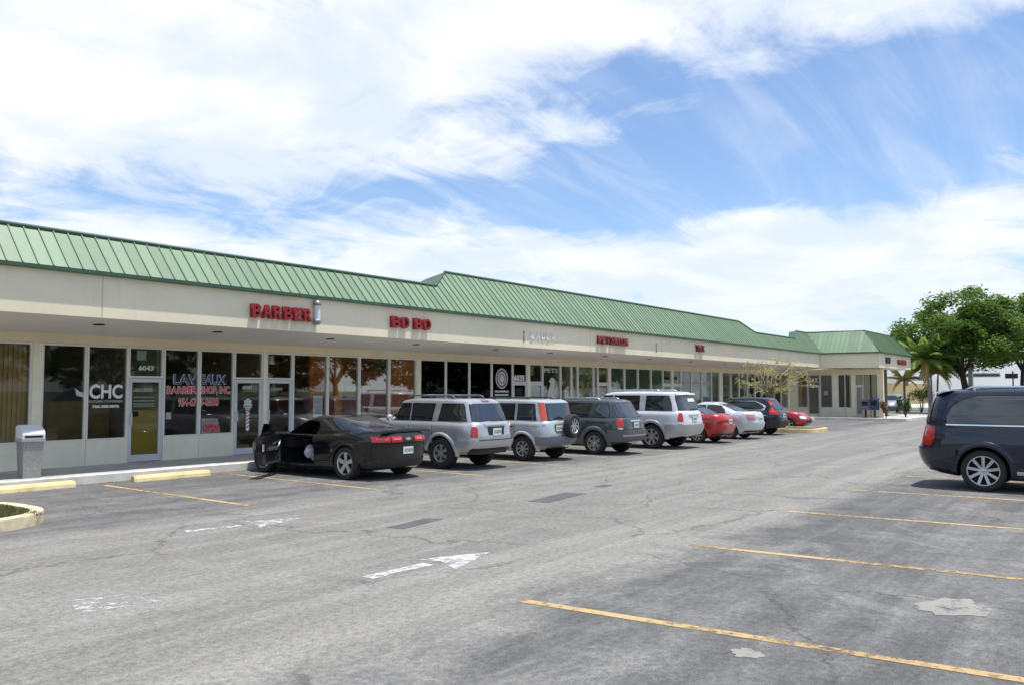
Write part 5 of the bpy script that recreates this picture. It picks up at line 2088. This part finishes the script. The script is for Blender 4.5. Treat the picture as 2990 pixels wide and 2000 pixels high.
def palm(name, label, loc, h, fr, nf, seed, bend=(0, 0), r=0.10, m=None, group=None):
    rng_ = random.Random(seed)
    root = thing(name, label, 'palm tree', loc, rng_.uniform(0, 6), group)
    mb = MB()
    pts = [(bend[0] * (k / 6) ** 2, bend[1] * (k / 6) ** 2, -0.1 + (h + 0.1) * k / 6) for k in range(7)]
    mb.tube(pts, [r * 1.4, r * 1.05, r, r * 0.95, r * 0.9, r * 0.95, r * 0.7], 9)
    mb.build('trunk', M_barkp, root)
    kinds = [frond_mesh(fr, m or M_palm, dr, 26, 0.46, seed + i) for i, dr in enumerate((0.25, 0.6, 0.95))]
    dry = frond_mesh(fr * 0.9, M_palmd, 1.25, 20, 0.4, seed + 7)
    for k in range(nf):
        a = 2.399 * k + rng_.uniform(-.2, .2)
        me = kinds[k * 3 // nf] if k < nf - 2 else dry
        s = rng_.uniform(0.85, 1.1)
        tilt = R(-55 + 70 * k / nf)
        inst('frond', me, root, (pts[-1][0], pts[-1][1], h - 0.05), (0, tilt * 0.75, a), (s, s, s))
    return root


palm('palm_tree', 'tall bright green palm at the corner of the end bay', (63.9, 12.0, 0.0), 3.8, 2.25, 28, 3, (0.15, 0.1))
palm('palm_tree', 'slender palm with thin grey trunk beside the taller palm', (66.2, 12.3, 0.0), 3.3, 2.3, 20, 5, (-0.1, 0.0), 0.07)
palm('palm_tree', 'thin palm with drooping crown next to the leaning shade tree', (68.6, 12.4, 0.0), 3.0, 1.7, 14, 6, (0.1, 0.1), 0.07)
palm('small_palm', 'small browning palm with yellow fronds in front of the grey sedan', (67.6, 14.4, 0.0), 2.5, 1.6, 14, 8, (0, 0), 0.09, M_palmd)

# thin tree with few yellow green leaves in the kerbed island
rt = thing('sapling', 'thin sapling with sparse yellow green leaves in the yellow kerbed island', 'tree', (37.0, 13.4, 0.12))
rng = random.Random(17)
tb = MB()
tb.tube([(0, 0, -0.05), (0.03, 0.02, 0.8), (0.0, 0.05, 1.5)], [0.045, 0.035, 0.03], 7)
lb = MB()
for k in range(38):
    a = rng.uniform(0, 6.28)
    rr = rng.uniform(0.3, 2.0)
    e = Vector((math.cos(a) * rr, math.sin(a) * rr, rng.uniform(1.5, 3.2) - 0.15 * rr))
    s0 = Vector((0.0, 0.05, rng.uniform(1.1, 1.5)))
    mid = s0.lerp(e, 0.5) + Vector((rng.uniform(-.15, .15), rng.uniform(-.15, .15), 0.22))
    tb.tube([s0, mid, e], [0.02, 0.013, 0.006], 5)
    leaves(lb, e.lerp(mid, 0.2), (0.36, 0.36, 0.22), 20, 0.095, rng, 0.9)
tb.build('trunk', mat('pale_bark', (0.30, 0.26, 0.20), 0.9, var=0.2, vscale=6), rt)
tag(lb.build('crown', M_sparse, rt), kind='stuff')


def shrub(name, label, loc, r, h, seed, m, n=900, leaf=0.09, cat='shrub'):
    rng_ = random.Random(seed)
    root = thing(name, label, cat, loc)
    tb = MB()
    mb = MB()
    for k in range(9):
        a = rng_.uniform(0, 6.28)
        q = Vector((math.cos(a) * r * rng_.uniform(.2, .8), math.sin(a) * r * rng_.uniform(.2, .8), h * rng_.uniform(.45, .95)))
        tb.tube([(0, 0, -.03), (q.x * .4, q.y * .4, q.z * .5), q], [.02, .014, .006], 5)
        leaves(mb, q, (r * .5, r * .5, h * .3), n // 9, leaf, rng_, .8)
    tb.build('stem', M_bark, root)
    tag(mb.build('foliage', m, root), kind='stuff')
    return root


M_dry = leafmat('dry_brown_leaf', (0.14, 0.09, 0.05), (0.28, 0.20, 0.12), 0.2)
shrub('shrub', 'brownish dry shrub beside the news boxes at the wall corner', (53.0, 12.30, 0.15), 0.42, 0.85, 51, M_dry)
shrub('shrub', 'dark green shrub at the corner of the end bay', (55.4, 11.75, 0.15), 0.5, 1.1, 52, M_leafb)
shrub('shrub', 'low green bush on the verge behind the palms', (69.0, 9.2, 0.08), 0.9, 1.2, 53, M_leaf, 1400, 0.13)
shrub('shrub', 'round green bush far off beside the road', (80.0, 5.0, 0.0), 1.1, 1.6, 54, M_leaf, 1400, 0.15)


# ================================================================== KERBED ISLANDS, STOPS, BIN
def ring_kerb(name, outer, inner, z, m):
    n = len(outer)
    mb = MB()
    lo = [(x, y, -0.05) for x, y in outer]
    bev = [(x * 0.985 + xi * 0.015, y * 0.985 + yi * 0.015, z) for (x, y), (xi, yi) in zip(outer, inner)]
    ins = [(x, y, z) for x, y in inner]
    inl = [(x, y, -0.05) for x, y in inner]
    mb.grid([lo, [(x, y, z - 0.025) for x, y in outer], bev, ins, inl], 0, False, close=True)
    return tag(mb.build(name, m), kind='structure')


def stadium(x0, x1, y0, y1, r, end):
    """rounded rectangle outline; end 'x+' rounds the +x end, 'y-' the -y end"""
    pts = []
    for cx, cy, a0 in ((x1 - r, y1 - r, 0), (x0 + r, y1 - r, 90), (x0 + r, y0 + r, 180), (x1 - r, y0 + r, 270)):
        for k in range(9):
            a = R(a0 + 90 * k / 8)
            pts.append((cx + r * math.cos(a), cy + r * math.sin(a)))
    return pts


def grass_patch(name, label, x0, x1, y0, y1, z, n, seed):
    rng_ = random.Random(seed)
    mb = MB()
    for _ in range(n):
        x, y = rng_.uniform(x0, x1), rng_.uniform(y0, y1)
        a = rng_.uniform(0, 6.28)
        h = rng_.uniform(.03, .085)
        dx_, dy_ = math.cos(a) * .008, math.sin(a) * .008
        lx, ly = rng_.gauss(0, .03), rng_.gauss(0, .03)
        mb.add([(x - dx_, y - dy_, z), (x + dx_, y + dy_, z), (x + lx, y + ly, z + h)], [(0, 1, 2)])
    return tag(mb.build(name, leafmat('lawn_blade', (0.06, 0.075, 0.025), (0.14, 0.15, 0.05))), label, 'grass', kind='stuff')


M_soil = mat('island_soil', (0.11, 0.10, 0.055), 0.95, var=0.35, vscale=5, bump=0.4, bscale=30)
for (x0, x1, y0, y1, r, m) in ((-6, 5.55, 11.40, 13.75, 0.95, M_yelc), (35.0, 37.9, 11.0, 15.9, 0.8, M_yel)):
    o = stadium(x0, x1, y0, y1, r, '')
    i = stadium(x0 + .16, x1 - .16, y0 + .16, y1 - .16, r - .16, '')
    ring_kerb('island_kerb', o, i, 0.15, m)
    mb = MB()
    n = len(i)
    mb.add([(x, y, 0.125) for x, y in i], [tuple(range(n))])
    tag(mb.build('island_soil', M_soil), kind='structure')
grass_patch('grass', 'short green grass inside the kerbed island', 2.6, 5.32, 11.62, 13.55, 0.122, 9000, 61)
# verge beyond the end bay
mb = MB()
mb.box((66.4, 6.5, -0.02), (69.6, 14.9, 0.10))
tag(mb.build('verge', M_land), kind='structure')
mb = MB()
mb.box((66.25, 6.35, -0.05), (66.4, 11.0, 0.14))
mb.box((66.4, 6.35, -0.05), (69.6, 6.5, 0.14))
tag(mb.build('kerb', M_kerb), kind='structure')


def wheel_stop(label, x0, x1, y, rz=0.0):
    mb = MB()
    L = x1 - x0
    prof = [(-.085, 0), (.085, 0), (.075, .06), (.045, .115), (-.045, .115), (-.075, .06)]
    mb.prism(prof, 'x', 0.03, L - 0.03)
    mb.prism([(a * .9, b * .92) for a, b in prof], 'x', 0.0, 0.03)
    mb.prism([(a * .9, b * .92) for a, b in prof], 'x', L - 0.03, L)
    o = mb.build('wheel_stop', M_yel)
    o.location = (x0, y, -0.001)
    o.rotation_euler = (0, 0, rz)
    return tag(o, label, 'wheel stop', 'yellow concrete wheel stops')


wheel_stop('faded yellow concrete wheel stop in front of the litter bin', 5.95, 7.70, 15.72)
wheel_stop('faded yellow concrete wheel stop in the empty bay beside the coupe', 8.76, 10.40, 15.62)
for lb_, x in (('yellow wheel stop under the nose of the roof rack car', 14.4), ('yellow wheel stop under the nose of the spare wheel car', 17.2)):
    wheel_stop(lb_, x, x + 1.65, 15.78)

# litter bin: aggregate concrete body, white metal hood
bx, by = 7.26, 16.50
bn = thing('litter_bin', 'tapered grey concrete litter bin with white hooded lid on the sidewalk', 'litter bin', (bx, by, 0.15), R(-6))
bn.scale = (0.76, 0.76, 1.0)
mb = MB()
mb.hexa([(-.19, -.19, 0), (.19, -.19, 0), (.19, .19, 0), (-.19, .19, 0)], [(-.235, -.235, .68), (.235, -.235, .68), (.235, .235, .68), (-.235, .235, .68)])
mb.build('body', mat('exposed_aggregate', (.30, .295, .28), .95, var=.14, vscale=22, bump=.6, bscale=70), bn)
mb = MB()
mb.box((-.26, -.26, .665), (.26, .26, .72))
mb.build('rim', mat('bin_rim_grey', (.34, .36, .39), .5), bn)
mb = MB()
mb.prism([(-.25, .72), (.25, .72), (.25, .93), (.12, .965), (-.20, .87), (-.25, .80)], 'x', -.25, .25)
hd = mb.build('lid', mat('white_lid', (.74, .75, .77), .45), bn)
hd.rotation_euler = (0, 0, 0)
mb = MB()
mb.box((-.20, -.256, .735), (.20, -.245, .775))
mb.build('slot', M_gap, bn)

# news boxes at the end bay wall
def news_box(label, x, y, c, h=1.15):
    t = thing('news_box', label, 'news box', (x, y, 0.15), R(-90), 'news boxes by the end bay')
    mb = MB()
    mb.box((-.05, -.05, 0), (.05, .05, .45))
    mb.box((-.2, -.2, 0), (.2, .2, .03))
    mb.build('pedestal', M_black, t)
    mb = MB()
    mb.prism([(-.2, .45), (.2, .45), (.2, h), (-.14, h), (-.2, h - .12)], 'x', -.21, .21)
    mb.build('case', mat('news_case_%d' % int(c[2] * 100), c, .4, var=.1, vscale=5), t)
    mb = MB()
    mb.box((-.16, -.206, .70), (.16, -.199, h - .14))
    mb.build('door_window', M_cwin, t)


news_box('dark blue news box on a black pedestal by the end bay wall', 52.65, 12.85, (.02, .045, .14))
news_box('mauve grey news box beside the dark blue one', 52.75, 13.38, (.16, .12, .17), 1.08)

# ================================================================== FAR BACKGROUND
M_whw = mat('white_warehouse_wall', (.88, .88, .86), .8, var=.03, vscale=.3)
wh = thing('warehouse', 'long white low warehouse behind the trees and road', 'building', (128, 10, 0))
mb = MB()
mb.box((0, -70, -0.05), (26, 60, 5.6))
mb.build('wall', M_whw, wh)
mb = MB()
mb.box((-.25, -70.3, 5.6), (26.2, 60.3, 6.0))
mb.build('parapet', mat('grey_parapet', (.55, .55, .55), .8), wh)
for y, w, z0, z1 in ((-22, 5, 3.6, 4.1), (-8, 4.5, 3.3, 3.9), (8, 5, 3.5, 4.0), (-38, 5, 3.5, 4.0)):
    mb = MB()
    mb.box((-.06, y - w / 2, z0), (-.005, y + w / 2, z1))
    f = mb.build('window', mat('window_frame_grey', (.3, .3, .3), .6), wh)
    mb = MB()
    mb.box((-.08, y - w / 2 + .08, z0 + .08), (-.062, y + w / 2 - .08, z1 - .08))
    mb.build('pane', M_cwin, f)
for y in (-15, 0, 16):
    mb = MB()
    mb.box((-.06, y - 2, 0), (-.005, y + 2, 3.2))
    mb.build('roller_door', mat('pale_roller_door', (.50, .51, .52), .6, var=.1, vscale=2), wh)
wh2 = thing('low_building', 'low yellowish building with flat roof seen past the end bay', 'building', (112, 34, 0))
mb = MB()
mb.box((0, -10, 0), (14, 12, 2.6))
mb.build('wall', mat('yellow_wall', (.55, .43, .22), .85, var=.1, vscale=.5), wh2)
mb = MB()
mb.box((-.5, -10.5, 2.6), (14.5, 12.5, 2.95))
mb.build('roof', mat('pale_roof', (.62, .60, .56), .8), wh2)
for y in (-6, -1, 5):
    mb = MB()
    mb.box((-.04, y, .9), (-.003, y + 1.6, 2.0))
    mb.build('window', M_cwin, wh2)
lp = thing('light_pole', 'grey square concrete light pole behind the leaning shade tree', 'light pole', (72.2, 10.7, 0))
mb = MB()
mb.hexa([(-.17, -.17, -.1), (.17, -.17, -.1), (.17, .17, -.1), (-.17, .17, -.1)], [(-.11, -.11, 8.2), (.11, -.11, 8.2), (.11, .11, 8.2), (-.11, .11, 8.2)])
mb.build('pole', mat('pole_concrete', (.42, .42, .40), .9, var=.1, vscale=2), lp)
mb = MB()
mb.box((-.55, -.18, 8.15), (.55, .18, 8.32))
mb.build('lamp_head', M_black, lp)
bs = thing('box_sign', 'small dark box sign on a thin post under the second shade tree', 'sign', (79.2, 8.7, 0))
mb = MB()
mb.tube([(0, 0, -.1), (0, 0, 3.3)], .05, 8)
mb.build('post', M_black, bs)
mb = MB()
mb.box((-.06, -.35, 2.7), (.06, .55, 3.1))
mb.build('panel', mat('brown_panel', (.07, .05, .05), .6), bs)

mb = MB()
mb.box((94, -60, -0.02), (128, 70, 0.01))
tag(mb.build('bounce_ground', mat('pale_bounce', (.50, .49, .46), .9, var=.12, vscale=.2)), kind='structure')  # pale ground added to bounce light onto the warehouse wall
shrub('shrub', 'leafy green bush under the tall palm', (65.0, 11.6, 0.1), 0.7, 1.0, 55, M_palm, 1500, 0.14)
shrub('shrub', 'yellow green bush between the two slender palms', (67.2, 13.2, 0.1), 0.8, 1.7, 56, M_sparse, 900, 0.13)
# crumpled white bag on the driver seat of the coupe
rng = random.Random(77)
mb = MB()
rows = []
for i in range(9):
    t = i / 8
    r0 = 0.17 * math.sin(math.pi * (0.10 + 0.86 * t)) ** 0.6
    rows.append([((r0 + rng.uniform(-.025, .025)) * math.cos(2 * math.pi * k / 14), (r0 * .8 + rng.uniform(-.025, .025)) * math.sin(2 * math.pi * k / 14), t * .34 + rng.uniform(-.012, .012)) for k in range(14)])
mb.grid(rows, 0, False, close=True)
mb.add(rows[0], [tuple(range(14))[::-1]])
mb.add(rows[-1], [tuple(range(14))])
bag = mb.build('bag', mat('white_plastic_bag', (.75, .76, .78), .45))
bag.location = (11.80, 14.10, 0.34)
bag.scale = (0.8, 0.8, 0.8)
tag(bag, 'crumpled white bag on the driver seat of the black coupe', 'bag')
rng = random.Random(31)
mb = MB()
for _ in range(420):
    x = rng.uniform(4.5, 12.5)
    y = 15.93 - abs(rng.gauss(0, .16))
    a = rng.uniform(0, 6.28)
    s_ = rng.uniform(.012, .035)
    c_, n_ = math.cos(a) * s_, math.sin(a) * s_
    mb.add([(x - c_, y - n_, .003), (x + n_ * .5, y - c_ * .5, .003 + rng.uniform(0, .01)), (x + c_, y + n_, .004), (x - n_ * .5, y + c_ * .5, .003 + rng.uniform(0, .01))], [(0, 1, 2, 3)])
tag(mb.build('leaf_litter', M_dry), 'dry leaf litter gathered along the foot of the kerb', 'leaf litter', kind='stuff')
bpy.data.scenes.remove(TSC)
